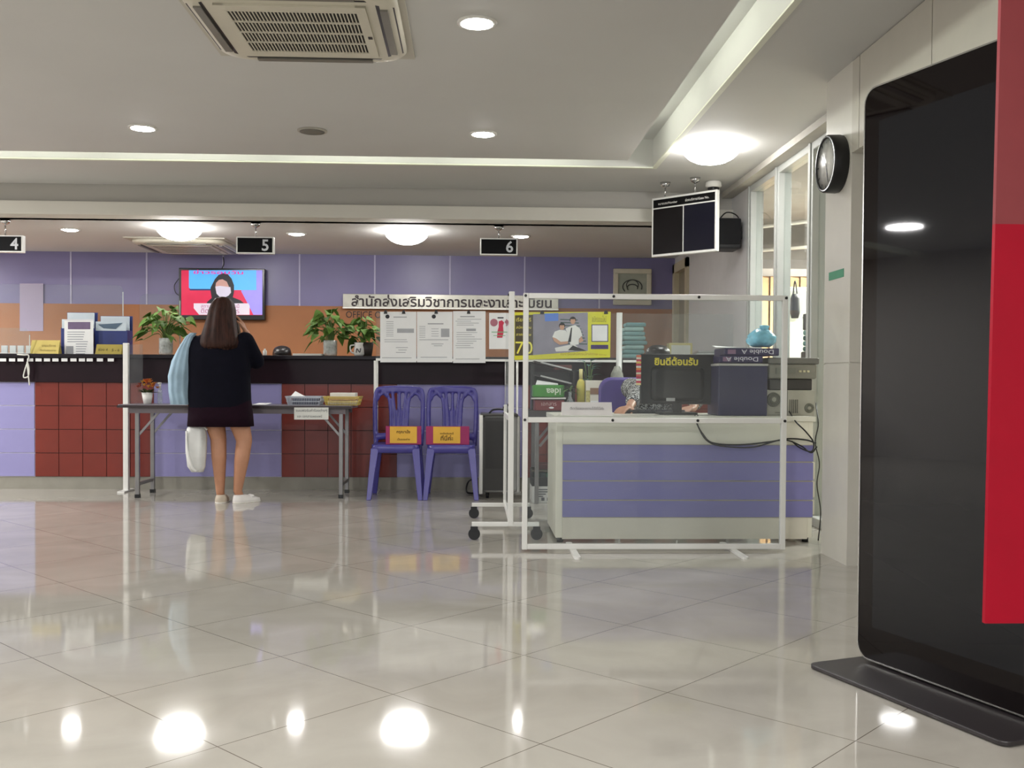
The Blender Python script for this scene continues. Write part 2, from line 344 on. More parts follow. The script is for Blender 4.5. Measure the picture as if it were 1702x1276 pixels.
# ------------------------------------------------------------------ ceiling fittings
ac = T('ceiling_air_conditioner', 'large cassette air conditioner in the main ceiling', 'air conditioner', (0, 0, 0), local=True, group=None)
H = .47
ac.part('ceiling_plate', MB().slab([(-.5, -.5), (.5, -.5), (.5, .5), (-.5, .5)], -.012, 0), mat('B9B4A8', .6, var=.02))
bodyp = MB(); rr = [(p[0], p[1]) for p in rrect(-H, H, -H, H, .16, 8)]
bodyp.loft([[(x*s, y*s, z) for x, y in rr] for s, z in ((1, -.012), (1, -.03), (.97, -.045), (.9, -.052))])
ac.part('body', bodyp, mat('CBC6B6', .45, var=.02))
for k in range(4):
    M = Matrix.Rotation(k*PI/2, 4, 'Z'); s = MB()
    s.add([(-.34, .375, -.0535), (.34, .375, -.0535), (.30, .455, -.046), (-.30, .455, -.046), (-.34, .375, -.04), (.34, .375, -.04), (.30, .455, -.035), (-.30, .455, -.035)],
          [(0, 1, 2, 3), (7, 6, 5, 4), (0, 4, 5, 1), (1, 5, 6, 2), (2, 6, 7, 3), (3, 7, 4, 0)], False, M)
    a = ac.part('air_outlet', s, BLACK)
    ac.part('louvre', MB().box(-.29, .29, .39, .425, -.06, -.052, M), mat('77746C', .4), parent=a)
ac.part('intake_backing', MB().box(-.29, .29, -.27, .27, -.056, -.05), mat('131210', .6))
gr = MB()
for k in range(37): gr.boxc((-.288+k*.016, 0, -.0585), (.0055, .54, .005))
for k in range(5): gr.boxc((0, -.27+k*.135, -.060), (.585, .012, .006))
gr.box(-.33, -.285, -.33, .33, -.062, -.052).box(.285, .33, -.33, .33, -.062, -.052).box(-.33, .33, .268, .33, -.062, -.052).box(-.33, .33, -.33, -.268, -.062, -.052)
ac.part('intake_grille', gr, mat('CBC6B6', .45, var=.02))
ac.part('badge', MB().box(.305, .325, .03, .06, -.064, -.061), BLACK)
q = atz(690, 95, CEIL); ac.o.location = (q.x-.5, q.y-.5, CEIL); ac.o['group'] = 'cassette air conditioners'
q = atz(289, 394, LOW)
dup(ac.o, (q.x, q.y+.5, LOW), 'cassette air conditioner in the low ceiling above the television')

def lamp_e(e, h='FFFDFA'): return mat(h, .5, var=0, emit=e)
dl = T('downlight', 'x', 'downlight', local=True, group='recessed downlights')
dl.part('trim_ring', MB().loft([ring(0, 0, z, r, r, 28) for r, z in ((.095, 0), (.095, -.006), (.078, -.010), (.072, -.004))], cap=False), WHITE)
dl.part('bulb', MB().lathe([(.071, -.003), (.06, -.012), (.03, -.018), (.002, -.02)]), lamp_e(SPOT_E))
sp = [(793, 37, CEIL, 'recessed downlight nearest the top edge, right of the big air conditioner'), (237, 212, CEIL, 'recessed downlight at left in the main ceiling'),
      (803, 222, CEIL, 'recessed downlight in the main ceiling near the light slot'), (116, 381, LOW, 'recessed downlight in the low ceiling nearest the number 4 sign'),
      (493, 388, LOW, 'recessed downlight in the low ceiling just right of the number 5 sign'), (866, 392, LOW, 'recessed downlight in the low ceiling just right of the number 6 sign')]
for i, (x, y, z, lb) in enumerate(sp):
    o = dl.o if i == 0 else dup(dl.o, (0, 0, 0)); o.location = atz(x, y, z); o['label'] = lb
dm = T('dome_light', 'x', 'ceiling light', local=True, group='glowing dome lights')
dm.part('base', MB().lathe([(.15, 0), (.16, -.004), (.15, -.012)]), WHITE)
dm.part('diffuser', MB().lathe([(.15, -.004), (.205, -.006), (.205, -.022), (.19, -.055), (.155, -.088), (.11, -.11), (.06, -.122), (.003, -.126)]), lamp_e(DOME_E))
for i, (x, y, z, lb) in enumerate([(1182, 243, CEIL, 'glowing dome light beside the hanging queue board'), (298, 377, LOW, 'glowing dome light above the television'),
                                   (676, 384, LOW, 'glowing dome light between the number 5 and 6 signs')]):
    o = dm.o if i == 0 else dup(dm.o, (0, 0, 0)); o.location = atz(x, y, z); o['label'] = lb
q = atz(519, 217, CEIL)
cs = T('ceiling_speaker', 'round unlit grey speaker flush in the main ceiling', 'speaker', q)
cs.part('trim_ring', MB().lathe([(.1, 0), (.1, -.006), (.085, -.01)], q), mat('A39F95', .6)); cs.part('grille', MB().lathe([(.084, -.0102), (.05, -.013), (.002, -.014)], q), mat('6E6A62', .8))
def tube_run(label, pts):
    for a, b in pts:
        t = T('tube_lamp', label, 'tube light', tuple((Vector(a)+Vector(b))/2-Vector((0, 0, .03))), group='hidden tube lamps in the ceiling slot')
        t.part('glass_tube', MB().cyl(a, b, .014, n=10), lamp_e(COVE_E, 'FAFFF0'))
        for p, s in ((a, 1), (b, -1)):
            d = (Vector(b)-Vector(a)).normalized()*.03*s; t.part('end_cap', MB().cyl(Vector(p)-d, Vector(p), .017, n=10), WHITE)
tube_run('fluorescent tube lamp concealed in the long ceiling slot', [((x, 7.38, CEIL+.11), (x+1.15, 7.38, CEIL+.11)) for x in [-7.9+1.27*k for k in range(7)]])
tube_run('fluorescent tube lamp concealed in the side ceiling slot', [((1.05, y, CEIL+.11), (1.05, y+1.15, CEIL+.11)) for y in [6.0-1.33*k for k in range(5)]])
cc = T('security_camera', 'x', 'camera', local=True, group='dome security cameras')
cc.part('housing', MB().lathe([(.045, 0), (.065, -.01), (.068, -.045), (.05, -.055)]), WHITE)
e = cc.part('dome', MB().lathe([(.05, -.054), (.046, -.075), (.03, -.093), (.003, -.1)]), mat('17171A', .08))
cc.o.location = atz(1186, 301, CEIL); cc.o['label'] = 'white dome security camera above the hanging queue board'
dup(cc.o, atz(93, 421, LOW), 'white dome security camera on the low ceiling by the lavender wall')

# ------------------------------------------------------------------ hanging signs
def num_sign(cx, n, Y, lb):
    a = at(cx-31, 396 + (cx-829)*.006, Y); b = at(cx+31, 425 + (cx-829)*.006, Y)
    t = T('number_sign', lb, 'sign', ((a.x+b.x)/2, Y, b.z), group='counter number signs')
    f = MB().box(a.x, b.x, Y-.03, Y+.03, b.z, a.z); t.part('frame', f, METALW, bev=.003)
    t.part('face', MB().box(a.x+.012, b.x-.012, Y-.033, Y-.028, b.z+.012, a.z-.012), mat('0C0C0F', .5, spec=.12))
    m = (a.x+b.x)/2
    t.part('numeral', MB().text(n, (b.x-.105, Y-.0345, b.z+.025), height=a.z-b.z-.05, bold=.02), mat('C9CCD2', .5), label='white numeral '+n)
    t.part('rod', MB().cyl((m, Y, a.z), (m, Y, LOW-.03), .006, n=8), CHROME); t.part('ceiling_cup', MB().lathe([(.012, -.045), (.035, -.03), (.045, 0)], (m, Y, LOW)), CHROME)
num_sign(829, '6', 9.0, 'hanging black sign with the numeral 6'); num_sign(425, '5', 9.0, 'hanging black sign with the numeral 5'); num_sign(9, '4', 9.0, 'hanging black sign with the numeral 4')
pa = at(1087, 331, 8.4); pb = at(1195, 319, 7.95); zb = at(1087, 428, 8.4).z
d = Vector((pb.x-pa.x, 7.95-8.4, 0)); Lb = d.length; d.normalize(); ang = math.atan2(d.y, d.x); ht = pa.z-zb
qb = T('queue_board', 'black hanging queue display board with two dark screens', 'sign', (pa.x, 8.4, zb), ang, local=True)
qb.part('frame', MB().box(0, Lb, -.03, .012, 0, ht), METALW, bev=.004)
hh = ht*.17
qb.part('screen', MB().box(.018, Lb/2-.006, -.034, -.028, .02, ht-hh-.012), mat('0E090C', .3, spec=.15)); qb.part('screen', MB().box(Lb/2+.006, Lb-.018, -.034, -.028, .02, ht-hh-.012), mat('0D0C1C', .3, spec=.15))
hd = qb.part('header', MB().box(.018, Lb-.018, -.034, -.028, ht-hh, ht-.018), mat('08080A', .5, spec=.15))
qb.part('lettering', MB().text('หมายเลข/Number', (.07, -.036, ht-hh+.02), width=Lb*.30, bold=.01).text('ช่องบริการ/Gate No.', (Lb*.53, -.036, ht-hh+.02), width=Lb*.36, bold=.01), WHITE, parent=hd)
for u in (.12, Lb-.22):
    r_ = qb.part('hanging_rod', MB().cyl((u, -.009, ht), (u, -.009, CEIL-zb-.03), .007, n=8), CHROME)
    qb.part('ceiling_cup', MB().lathe([(.012, -.045), (.035, -.03), (.045, 0)], (u, -.009, CEIL-zb)), CHROME, parent=r_)
q = Vector((PX, 8.42, at(1218, 391, 8.42).z))
ws = T('wall_speaker', 'black box loudspeaker bracketed high on the white side wall', 'speaker', (PX-.14, 8.42, q.z-.13))
ws.part('cabinet', MB().box(PX-.25, PX-.03, 8.30, 8.54, q.z-.13, q.z+.13), mat('1B1B20', .5), bev=.015)
ws.part('grille', MB().box(PX-.24, PX-.04, 8.29, 8.30, q.z-.09, q.z+.12), mat('0E0E12', .9)); ws.part('bracket', MB().box(PX-.04, PX, 8.38, 8.46, q.z-.03, q.z+.03), BLACK)
ws.part('wire', MB().curve([(PX-.2, 8.45, q.z+.12), (PX-.12, 8.45, q.z+.2), (PX-.02, 8.45, q.z+.16), (PX-.01, 8.45, q.z+.02)], .006), BLACK)

# ------------------------------------------------------------------ clock, sticker
ck = (PXF-.075, 5.30, at(1397, 273, 5.30).z)
M = Matrix.Translation(ck) @ Matrix.Rotation(-PI/2, 4, 'Y')
def lat(prof, n=40): return MB().loft([[M @ Vector((r*math.cos(2*PI*k/n), r*math.sin(2*PI*k/n), z)) for k in range(n)] for r, z in prof])
cl = T('wall_clock', 'round black rimmed wall clock high on the cream pillar', 'clock', (PXF-.002, 5.30, ck[2]))
cl.part('rim', lat([(.152, -.075), (.156, -.06), (.154, -.004), (.15, .004), (.138, .004), (.137, -.006), (.001, -.006)]), BLACK)
cl.part('dial', lat([(.137, -.004), (.001, -.0035)]), mat('F0F0EC', .2))
hm = MB()
for a, l in ((40, .08), (200, .11)):
    dd = Vector((math.sin(R(a))*l, math.cos(R(a))*l, 0)); hm.bar(M @ Vector((0, 0, .0)), M @ Vector((dd.y, dd.x, .0)), .006, .002, (1, 0, 0))
for k in range(12):
    a = 2*PI*k/12; hm.bar(M @ Vector((.115*math.cos(a), .115*math.sin(a), -.002)), M @ Vector((.13*math.cos(a), .13*math.sin(a), -.002)), .006, .002, (1, 0, 0))
cl.part('hands', hm, BLACK)
s0 = at(1387, 459, 5.42).z
solo('green_sticker', MB().box(PXF-.002, PXF, 5.21, 5.43, s0-.025, s0+.02), mat('3E8F6C', .5), 'small green label stuck on the cream pillar', 'sticker')

# ------------------------------------------------------------------ kiosk
k0 = atz(1425, 1087, .03); dk = Vector((.341, -.94, 0)); dk.normalize(); ka = math.atan2(dk.y, dk.x); KW, KH = .80, 1.96
ki = T('display_kiosk', 'tall black glass display kiosk standing on a flat dark foot plate', 'kiosk', (k0.x, k0.y, 0), ka, local=True)
out = rrect(0, KW, .025, KH, .055)
ki.part('casing', MB().prism(out, .004, .07), mat('17161A', .3), bev=.002)
e = [(x, z) for x, z in out]
inn = rrect(.005, KW-.005, .03, KH-.005, .05)
rim = MB().loft([[(x, .001, z) for x, z in out], [(x, -.003, z) for x, z in out], [(x, -.003, z) for x, z in inn], [(x, .001, z) for x, z in inn]], cap=False, smooth=False)
ki.part('silver_edge', rim, mat('B9B9B6', .25, metal=1)); ki.part('glass_front', MB().prism(inn, -.001, .004), mat('0F0A0B', .03, var=0, spec=.25))
ki.part('screen', MB().box(.07, KW-.07, -.0016, -.0008, .14, KH-.12), mat('15161A', .03, var=0, spec=.3))
ki.part('foot_plate', MB().slab(rrect(-.015, KW-.02, -.2, .26, .03), .003, .017), mat('2A2628', .4, var=.05), bev=.003)
ki.part('neck', MB().box(.2, KW-.2, .02, .06, .017, .06), BLACK)
# made-up red panel before the kiosk, for a strip of unknown origin
YR = 2.1
rt_, rb_ = at(1664, 0, YR), at(1637, 1036, YR); zm = at(1650, 372, YR).z; tt = (CEIL-rb_.z)/(rt_.z-rb_.z); xt = rb_.x+(rt_.x-rb_.x)*tt; xm = rb_.x+(rt_.x-rb_.x)*(zm-rb_.z)/(rt_.z-rb_.z)
bn = T('made_up_red_panel', 'made-up red panel for an unexplained strip at the right edge before the kiosk', 'panel', (rb_.x+.3, YR, rb_.z))
bn.part('lower_sheet', MB().prism([(rb_.x, rb_.z), (rb_.x+.6, rb_.z), (xm+.6, zm), (xm, zm)], YR, YR+.012), mat('9E0222', .4, var=.04, spec=.2), label='vivid red lower half of the made-up panel')
bn.part('upper_sheet', MB().prism([(xm, zm), (xm+.6, zm), (xt+.6, CEIL-.02), (xt, CEIL-.02)], YR, YR+.012), mat('7E2A30', .5, var=.04), label='upper half with a reflection painted into its red')  # lit reflection painted as a duller red
bn.part('made_up_top_rail', MB().box(xt, xt+.6, YR-.006, YR+.018, CEIL-.03, CEIL), STEEL)

# ------------------------------------------------------------------ back wall: television, steel sign, picture
YT = YB-.09
a = at(297, 445, YT); b = at(440, 532, YT)
tv = T('television', 'wall television showing a hooded person in a white face mask', 'television', ((a.x+b.x)/2, YB-.05, b.z))
tv.part('casing', MB().box(a.x, b.x, YT, YB-.01, b.z, a.z), mat('0E0D10', .25), bev=.006)
sc = tv.part('screen', MB().pxr(301.5, 449, 436, 523.5, YT-.001, .003), mat('C81E48', .4, var=.12, scale=3, emit=.28))
E = lambda h, s=.30: mat(h, .4, var=.03, emit=s)
def tvp(nm, pts, m, n): tv.part(nm, MB().px(pts, YT-.004-.0012*n, .0012), m, parent=sc)
tvp('purple_area', [(405, 449), (436, 449), (436, 523), (421, 523), (412, 505), (401, 484)], E('9085E0'), 1)
tvp('blue_panel', [(314, 449), (426, 449), (426, 482), (390, 482), (318, 481), (314, 478)], E('4FA8EE'), 2)
tvp('panel_border', [(314, 480), (352, 480), (352, 482.5), (316, 482.5)], E('152A66', .15), 3)
tvp('hood', [(344, 502), (352, 495), (350, 484), (350, 478), (357, 464), (363, 457), (371, 454), (379, 456), (385, 463), (389, 474), (389, 485), (387, 494), (400, 499), (408, 506), (408, 508), (343, 508)], E('1B1D25', .05), 4)
tvp('face', [(358, 478), (359, 470), (364, 465), (370, 464), (377, 468), (380, 475), (382, 480), (378, 490), (360, 488)], E('D9A8A0', .08), 5)
tvp('mask', [(358, 476), (366, 475), (374, 476), (383, 477), (384, 486), (380, 491), (372, 495), (365, 493), (360, 488)], E('DCD6EA', .14), 6)
tvp('caption_strip', [(322, 504), (413, 504), (415, 508), (415, 523), (331, 523), (322, 512)], E('E0D6E4', .16), 7)
tv.part('caption_letters', MB().text('สถานการณ์ล่าสุดวันนี้', at(334, 513, YT-.016), width=.42).text('ติดตามข่าวสาร', at(334, 520, YT-.016), width=.42), E('B05A8A', .15), parent=sc)
tv.part('headline_letters', MB().text('ข่าวรอบวัน', at(321, 455, YT-.016), width=.55, height=.045, bold=.015), E('D21E86'), parent=sc)
tv.part('cable', MB().curve([at(369, 446, YB-.03), at(372, 438, YB-.03), at(371, 427, YB-.03)], .006).curve([at(298, 462, YB-.03), at(290, 474, YB-.03), at(292, 486, YB-.03), at(299, 492, YB-.03)], .005), BLACK)
YS = YB-.05
a = at(570, 488, YS); b = at(928, 514, YS)
ms = T('wall_sign', 'long brushed steel wall sign with dark Thai lettering', 'sign', ((a.x+b.x)/2, YS, b.z))
ms.part('plate', MB().box(a.x, b.x, YS, YB, b.z, a.z), STEEL, bev=.003)
ms.part('ledge', MB().box(a.x, b.x, YS-.02, YS, b.z-.012, b.z+.004), mat('C8C5BC', .25, metal=1))
ms.part('lettering', MB().text('สำนักส่งเสริมวิชาการและงานทะเบียน', at(584, 509, YS-.003), width=at(917, 500, YS).x-at(584, 500, YS).x, height=.135, bold=.022), mat('2B1F26', .5))
solo('wall_lettering', MB().text('OFFICE OF', at(575, 528, YB-.02), width=at(640, 500, YS).x-at(575, 500, YS).x, height=.075), mat('2B2522', .5), 'dark English lettering on the orange wall under the steel sign', 'lettering')
YP = YB-.04
def framed(x0, y0, x1, y1):
    a = at(x0, y0, YP); b = at(x1, y1, YP)
    t = T('framed_picture', 'small pencil sketch in a cream frame on the lavender wall', 'picture', ((a.x+b.x)/2, YP, b.z))
    f = .055; m = MB().box(a.x, b.x, YP, YB, a.z-f, a.z).box(a.x, b.x, YP, YB, b.z, b.z+f).box(a.x, a.x+f, YP, YB, b.z+f, a.z-f).box(b.x-f, b.x, YP, YB, b.z+f, a.z-f)
    t.part('frame', m, mat('CFC8B4', .5), bev=.008); t.part('sheet', MB().box(a.x+f, b.x-f, YP+.02, YB, b.z+f, a.z-f), mat('D2CABC', .6, var=.1))
    cx, cz = (a.x+b.x)/2, (a.z+b.z)/2; s = MB()
    for r, z, w in ((.1, .0, 1.1), (.075, .02, .9), (.05, -.01, 1.2)):
        s.curve([(cx+w*r*math.cos(R(g)), YP+.017, cz+z+r*math.sin(R(g))*.8) for g in range(-20, 250, 30)], .006)
    t.part('drawing', s, mat('54504B', .8)); t.part('glass', MB().box(a.x+f, b.x-f, YP+.008, YP+.01, b.z+f, a.z-f), GLS())
framed(1020, 446, 1083, 507)
solo('wall_reflection', MB().pxr(33, 471, 72, 550, YB-.012, .004), mat('A79AB4', .35, var=.02), 'pale reflection painted as a flat sheet behind the counter at left', 'notice')  # a pale reflection, built as a coloured sheet

# ------------------------------------------------------------------ free-standing clear screens
def screw(t, parent, pts, ax=(0, -1, 0)):
    for p in pts: t.part('screw', MB().cyl(Vector(p), Vector(p)+Vector(ax)*.006, .008, n=10), BLACK, parent=parent)
YA = 5.58
a = at(870, 487, YA); b = at(1309, 487, YA); zt = a.z; zmid = at(1000, 698, YA).z
w_ = .03
sa = T('clear_screen', 'wide white framed clear screen standing in front of the service desk', 'screen', ((a.x+b.x)/2, YA, 0), group='clear protective screens')
pL = sa.part('post', MB().box(a.x, a.x+w_, YA-.015, YA+.015, .01, zt), METALW, bev=.003); pR = sa.part('post', MB().box(b.x-w_, b.x, YA-.015, YA+.015, .01, zt), METALW, bev=.003)
for z in (zt-.03, zmid-.015, .012):
    r_ = sa.part('rail', MB().box(a.x+w_, b.x-w_, YA-.0145, YA+.0145, z, z+.03), METALW, bev=.003)
    xs_ = [a.x+.012, b.x-.012, a.x+.012+(b.x-a.x)*.33, a.x+(b.x-a.x)*.66]
    if z > .1: screw(sa, r_, [(x, YA-.015, z+.015) for x in xs_])
sa.part('upper_pane', MB().box(a.x+w_, b.x-w_, YA-.003, YA+.003, zmid+.016, zt-.031), ACR()); sa.part('lower_pane', MB().box(a.x+w_, b.x-w_, YA-.003, YA+.003, .043, zmid-.016), ACR())
for px_ in (952, 1218):
    fx = at(px_, 915, YA).x; sa.part('foot', MB().slab(rrect(fx-.018, fx+.018, YA-.27, YA+.25, .017), 0, .012), METALW)
# screen standing end-on, on castors
xb, y0_, y1_ = .235, 5.97, 6.95
sb = T('clear_screen', 'clear screen on castors seen end-on left of the service desk', 'screen', (xb, 6.4, 0), group='clear protective screens')
zt = at(850, 484, 5.97).z
p1 = sb.part('post', MB().box(xb-.017, xb+.017, y0_, y0_+.035, .085, zt), METALW, bev=.003); p2_ = sb.part('post', MB().box(xb-.014, xb+.014, y1_-.03, y1_, .09, .80), METALW, bev=.003)
for z in (.10, .72): sb.part('rail', MB().box(xb-.012, xb+.012, y0_+.035, y1_-.03, z, z+.03), METALW)
sb.part('lower_pane', MB().box(xb-.004, xb+.004, y0_+.035, y1_-.03, .13, .72), clear('milky_acrylic', (.86, .88, .88), .32)); sb.part('upper_pane', MB().box(xb-.003, xb+.003, y0_+.035, y1_, .75, zt-.01), ACR())
screw(sb, p1, [(xb-.017, y0_+.017, z) for z in (zt-.02, zt-.07, .78, .82)], (-1, 0, 0)); screw(sb, p2_, [(xb-.014, y1_-.015, z) for z in (.78, .74)], (-1, 0, 0))
for yy_ in (y0_+.017, y1_-.015):
    f = sb.part('foot_bar', MB().box(xb-.235, xb+.175, yy_-.014, yy_+.014, .082, .108), METALW, bev=.003)
    for sx in (-.22, .16):
        x = xb+sx; c_ = sb.part('castor', MB().cyl((x, yy_-.013, .036), (x, yy_+.013, .036), .036, n=22).cyl((x, yy_-.017, .036), (x, yy_+.017, .036), .014, n=12).box(x-.022, x+.022, yy_-.018, yy_+.018, .058, .083), BLACK, label='black castor')
# tall screens in front of the counter
YSC = 8.60
def long_screen(label, x0, x1, posts, ztop, zbar, loc_leg=True):
    t = T('clear_screen', label, 'screen', ((x0+x1)/2, YSC, 0), group='clear protective screens')
    t.part('pane', MB().box(x0, x1, YSC-.003, YSC+.003, zbar+.02, ztop), ACR())
    t.part('rail', MB().box(x0, x1, YSC-.010, YSC+.010, zbar, zbar+.02), METALW)
    for px_, r, z1 in posts: t.part('post', MB().cyl((px_, YSC, .012), (px_, YSC, z1), r, n=14), METALW)
    for px_, r, z1 in posts: t.part('foot', MB().box(px_-.03, px_+.03, YSC-.12, YSC+.12, 0, .014), METALW)
    return t
zt = at(740, 518, YSC).z; zb_ = at(740, 600, YSC).z
x1_ = at(625, 600, YSC).x; x2_ = at(846, 600, YSC).x; x3_ = at(856, 600, YSC).x; x4_ = at(1029, 600, YSC).x; x5_ = at(1218, 600, YSC).x
long_screen('clear screen hung with white notice sheets behind the purple chairs', x1_, x2_, [(x1_, .02, zb_), (x2_-.02, .015, zb_)], zt, zb_)
long_screen('clear screen carrying the yellow poster behind the desk', x3_, x4_, [(x4_, .026, zt+.005), (x3_+.02, .01, zb_)], zt, zb_)
long_screen('clear screen with nothing hung on it, beside the white side wall', x4_+.035, x5_, [(x5_-.03, .015, zb_)], zt, zb_)
# narrow end-on screen at the left end of the table
xp = at(210, 700, YSC).x; zt = at(210, 570, YSC).z
sd = T('clear_screen', 'slim white post with a narrow clear panel behind the left end of the folding table', 'screen', (xp, YSC, 0), group='clear protective screens')
sd.part('post', MB().box(xp-.022, xp+.022, YSC-.022, YSC+.022, .012, zt), METALW, bev=.004); sd.part('pane', MB().box(xp+.022, xp+.14, YSC-.003, YSC+.003, .7, zt-.01), ACR())
sd.part('foot', MB().box(xp-.03, xp+.03, YSC-.14, YSC+.12, 0, .013), METALW)
# clear shields standing on the counter
ZC = 1.18
def shield(label, x0, x1, y, ztop, rc):
    t = T('counter_shield', label, 'shield', ((x0+x1)/2, y, ZC), group='clear shields on the counter')
    p = [(x, z) for x, z in rrect(x0, x1, ZC+.006, ztop, .06, 6, rc)]
    t.part('pane', MB().prism(p, y-.003, y+.003), ACR()); t.part('edge', MB().box(x1-.006, x1, y-.0035, y+.0035, ZC+.01, ztop-.06), mat('C9D2D0', .3)); t.part('base_strip', MB().box(x0, x1, y-.03, y+.03, ZC, ZC+.006), METALW)
shield('low clear counter shield at the far left behind the row of small cards', -5.2, at(50, 560, 8.78).x, 8.78, at(50, 545, 8.78).z, (1, 1, 0, 0))
shield('tall clear counter shield behind the blue document boxes', -5.0, at(205, 500, 9.1).x, 9.1, at(200, 474, 9.1).z, (1, 1, 0, 0))
shield('narrow clear counter shield left of the bushy potted vine', at(231, 500, 9.1).x, at(243, 500, 9.1).x+.3, 9.12, at(235, 488, 9.1).z, (1, 1, 0, 0))

# ------------------------------------------------------------------ things hung on the screens
YH = YSC-.016
def sheet(label, x0, y0, x1, y1, lines, seed, emblem=True):
    random.seed(seed); t = T('notice_sheet', label, 'notice', (at((x0+x1)/2, y1, YH).x, YH, at(x0, y1, YH).z), group='white notice sheets')
    t.part('paper', MB().pxr(x0, y0, x1, y1, YH, .003), PAPER)
    u = MB(); cx = (x0+x1)/2; up_ = at(x0, y0, YH)
    for y, lx0, lx1, h in lines: u.pxr(x0+lx0, y, x0+lx1, y+h, YH-.0035, .0008)
    t.part('print', u, mat('A6A8AC', .8))
    if emblem is not None:
        p = at(x0+emblem, y0+8, YH-.004); t.part('emblem', MB().cyl((p.x, YH-.005, p.z), (p.x, YH-.0035, p.z), .018, n=14), INK)
    return t
random.seed(3)
def body_lines(y0, y1, w, st, lo=6, hi=None): return [(y, lo+random.random()*3, lo+(w-lo-4)*random.uniform(.55, 1), .9) for y in [y0+st*i for i in range(int((y1-y0)/st))]]
sheet('left white notice sheet with a small round emblem and a grey text box', 632, 518, 692, 602, [(526, 22, 44, 1.6), (546, 28, 56, 7)]+[(y, 10, 22, .8) for y in range(534, 560, 3)]+body_lines(564, 574, 58, 3.4)+[(577, 26, 46, 1), (581, 30, 44, 1), (585, 26, 42, 1), (594, 3, 52, 1)], 1, 12)
sheet('middle white notice sheet with an emblem and a grey square block', 693, 518, 752, 602, [(537, 18, 44, 1.8), (546, 40, 54, 14)]+[(y, 4, 14, .8) for y in range(542, 562, 3)]+[(y, 24, 36, .8) for y in range(546, 560, 4)]+[(564, 4, 52, 1), (571, 24, 44, 1), (574, 28, 42, 1), (593, 6, 50, 1)], 2, 28)
sheet('right white notice sheet with a black heading and paragraphs of small type', 753, 517, 807, 603, [(525, 12, 36, 2), (546, 22, 38, 4)]+body_lines(530, 545, 52, 3.2, 4)+body_lines(552, 584, 52, 3.6, 4)+[(596, 4, 44, 1)], 3, None)
for i, (x, lb) in enumerate(((641, 'first from the left'), (671, 'second from the left'), (725, 'third from the left'), (779, 'rightmost'))):
    p = at(x, 518, YH)
    solo('binder_clip', MB().prism([(p.x-.016, p.z-.018), (p.x+.016, p.z-.018), (p.x+.009, p.z+.012), (p.x-.009, p.z+.012)], YH-.012, YH+.016), BLACK, 'small black binder clip on the notice sheets, %s of the four' % lb, 'clip', group='binder clips on the notice screen')
fl = T('flyer', 'white flyer with a red and pink figure beside the notice sheets', 'flyer', (at(830, 580, YH).x, YH, at(830, 581, YH).z))
fl.part('paper', MB().pxr(813, 520, 845, 580, YH, .003), PAPER)
u = MB()
u.px([(829, 534), (834, 532), (838, 536), (836, 541), (837, 552), (835, 561), (826, 561), (827, 550), (829, 543)], YH-.004, .001); fl.part('figure', u, mat('C4304E', .6))
u = MB()
for cx_, cy_ in ((821, 536), (842, 535)):
    p = at(cx_, cy_, YH); u.cyl((p.x, YH-.0052, p.z), (p.x, YH-.0035, p.z), .033 if cx_ < 830 else .016, n=18)
fl.part('round_spots', u, mat('A86A78', .6)); fl.part('green_lines', MB().pxr(817, 551, 842, 552.4, YH-.0042, .001).pxr(820, 557, 840, 558, YH-.0042, .001), mat('7FB58C', .6))
fl.part('heading', MB().pxr(827, 527, 837, 529, YH-.004, .001), INK)
# yellow poster
po = T('poster', 'yellow edged poster of two students in white shirts with a large 70', 'poster', (at(935, 595, YH).x, YH, at(935, 596, YH).z))
po.part('sheet', MB().px([(855, 519), (1015, 518), (1014, 594), (855, 598)], YH, .003), mat('D6D233', .5))
Y_ = lambda n: YH-.0035-.0009*n
po.part('photo_panel', MB().px([(886, 522), (977, 519), (977, 583), (886, 590)], Y_(0), .0008), mat('8D8A98', .6, var=.1))
po.part('dark_panel', MB().px([(856, 524), (886, 523), (886, 590), (856, 591)], Y_(0), .0008), mat('4E4632', .6))
po.part('blue_tag', MB().px([(905, 521), (928, 520), (928, 533), (906, 534)], Y_(1), .0008), mat('5B83D6', .5))
st = MB()
for k in range(9): st.px([(931+k*.6, 530+k*5), (960+k*2, 531+k*5), (960+k*2, 532.5+k*5), (931+k*.6, 531.5+k*5)], Y_(1), .0008)
po.part('stripes', st, mat('2F5148', .6))
po.part('shirt', MB().px([(918, 560), (922, 551), (930, 548), (940, 549), (945, 556), (946, 562), (944, 568), (926, 569)], Y_(3), .0008), mat('E2E2DE', .6), label='white blouse of the seated girl')
po.part('shirt', MB().px([(940, 546), (948, 542), (956, 540), (964, 546), (968, 558), (962, 563), (962, 572), (948, 574), (946, 562)], Y_(2), .0008), mat('E2E2DE', .6), label='white shirt of the taller boy')
po.part('legs', MB().px([(922, 578), (946, 573), (956, 573), (964, 580), (952, 583), (924, 584)], Y_(2), .0008), mat('DCDAD6', .6)); po.part('trousers', MB().px([(944, 582), (952, 574), (968, 580), (975, 583)], Y_(3), .0008), BLACK)
po.part('tie', MB().px([(949, 545), (951, 544), (950, 556), (949, 568), (944, 568), (947, 556)], Y_(4), .0008), BLACK)
u = MB(); h = MB(); h2 = MB()
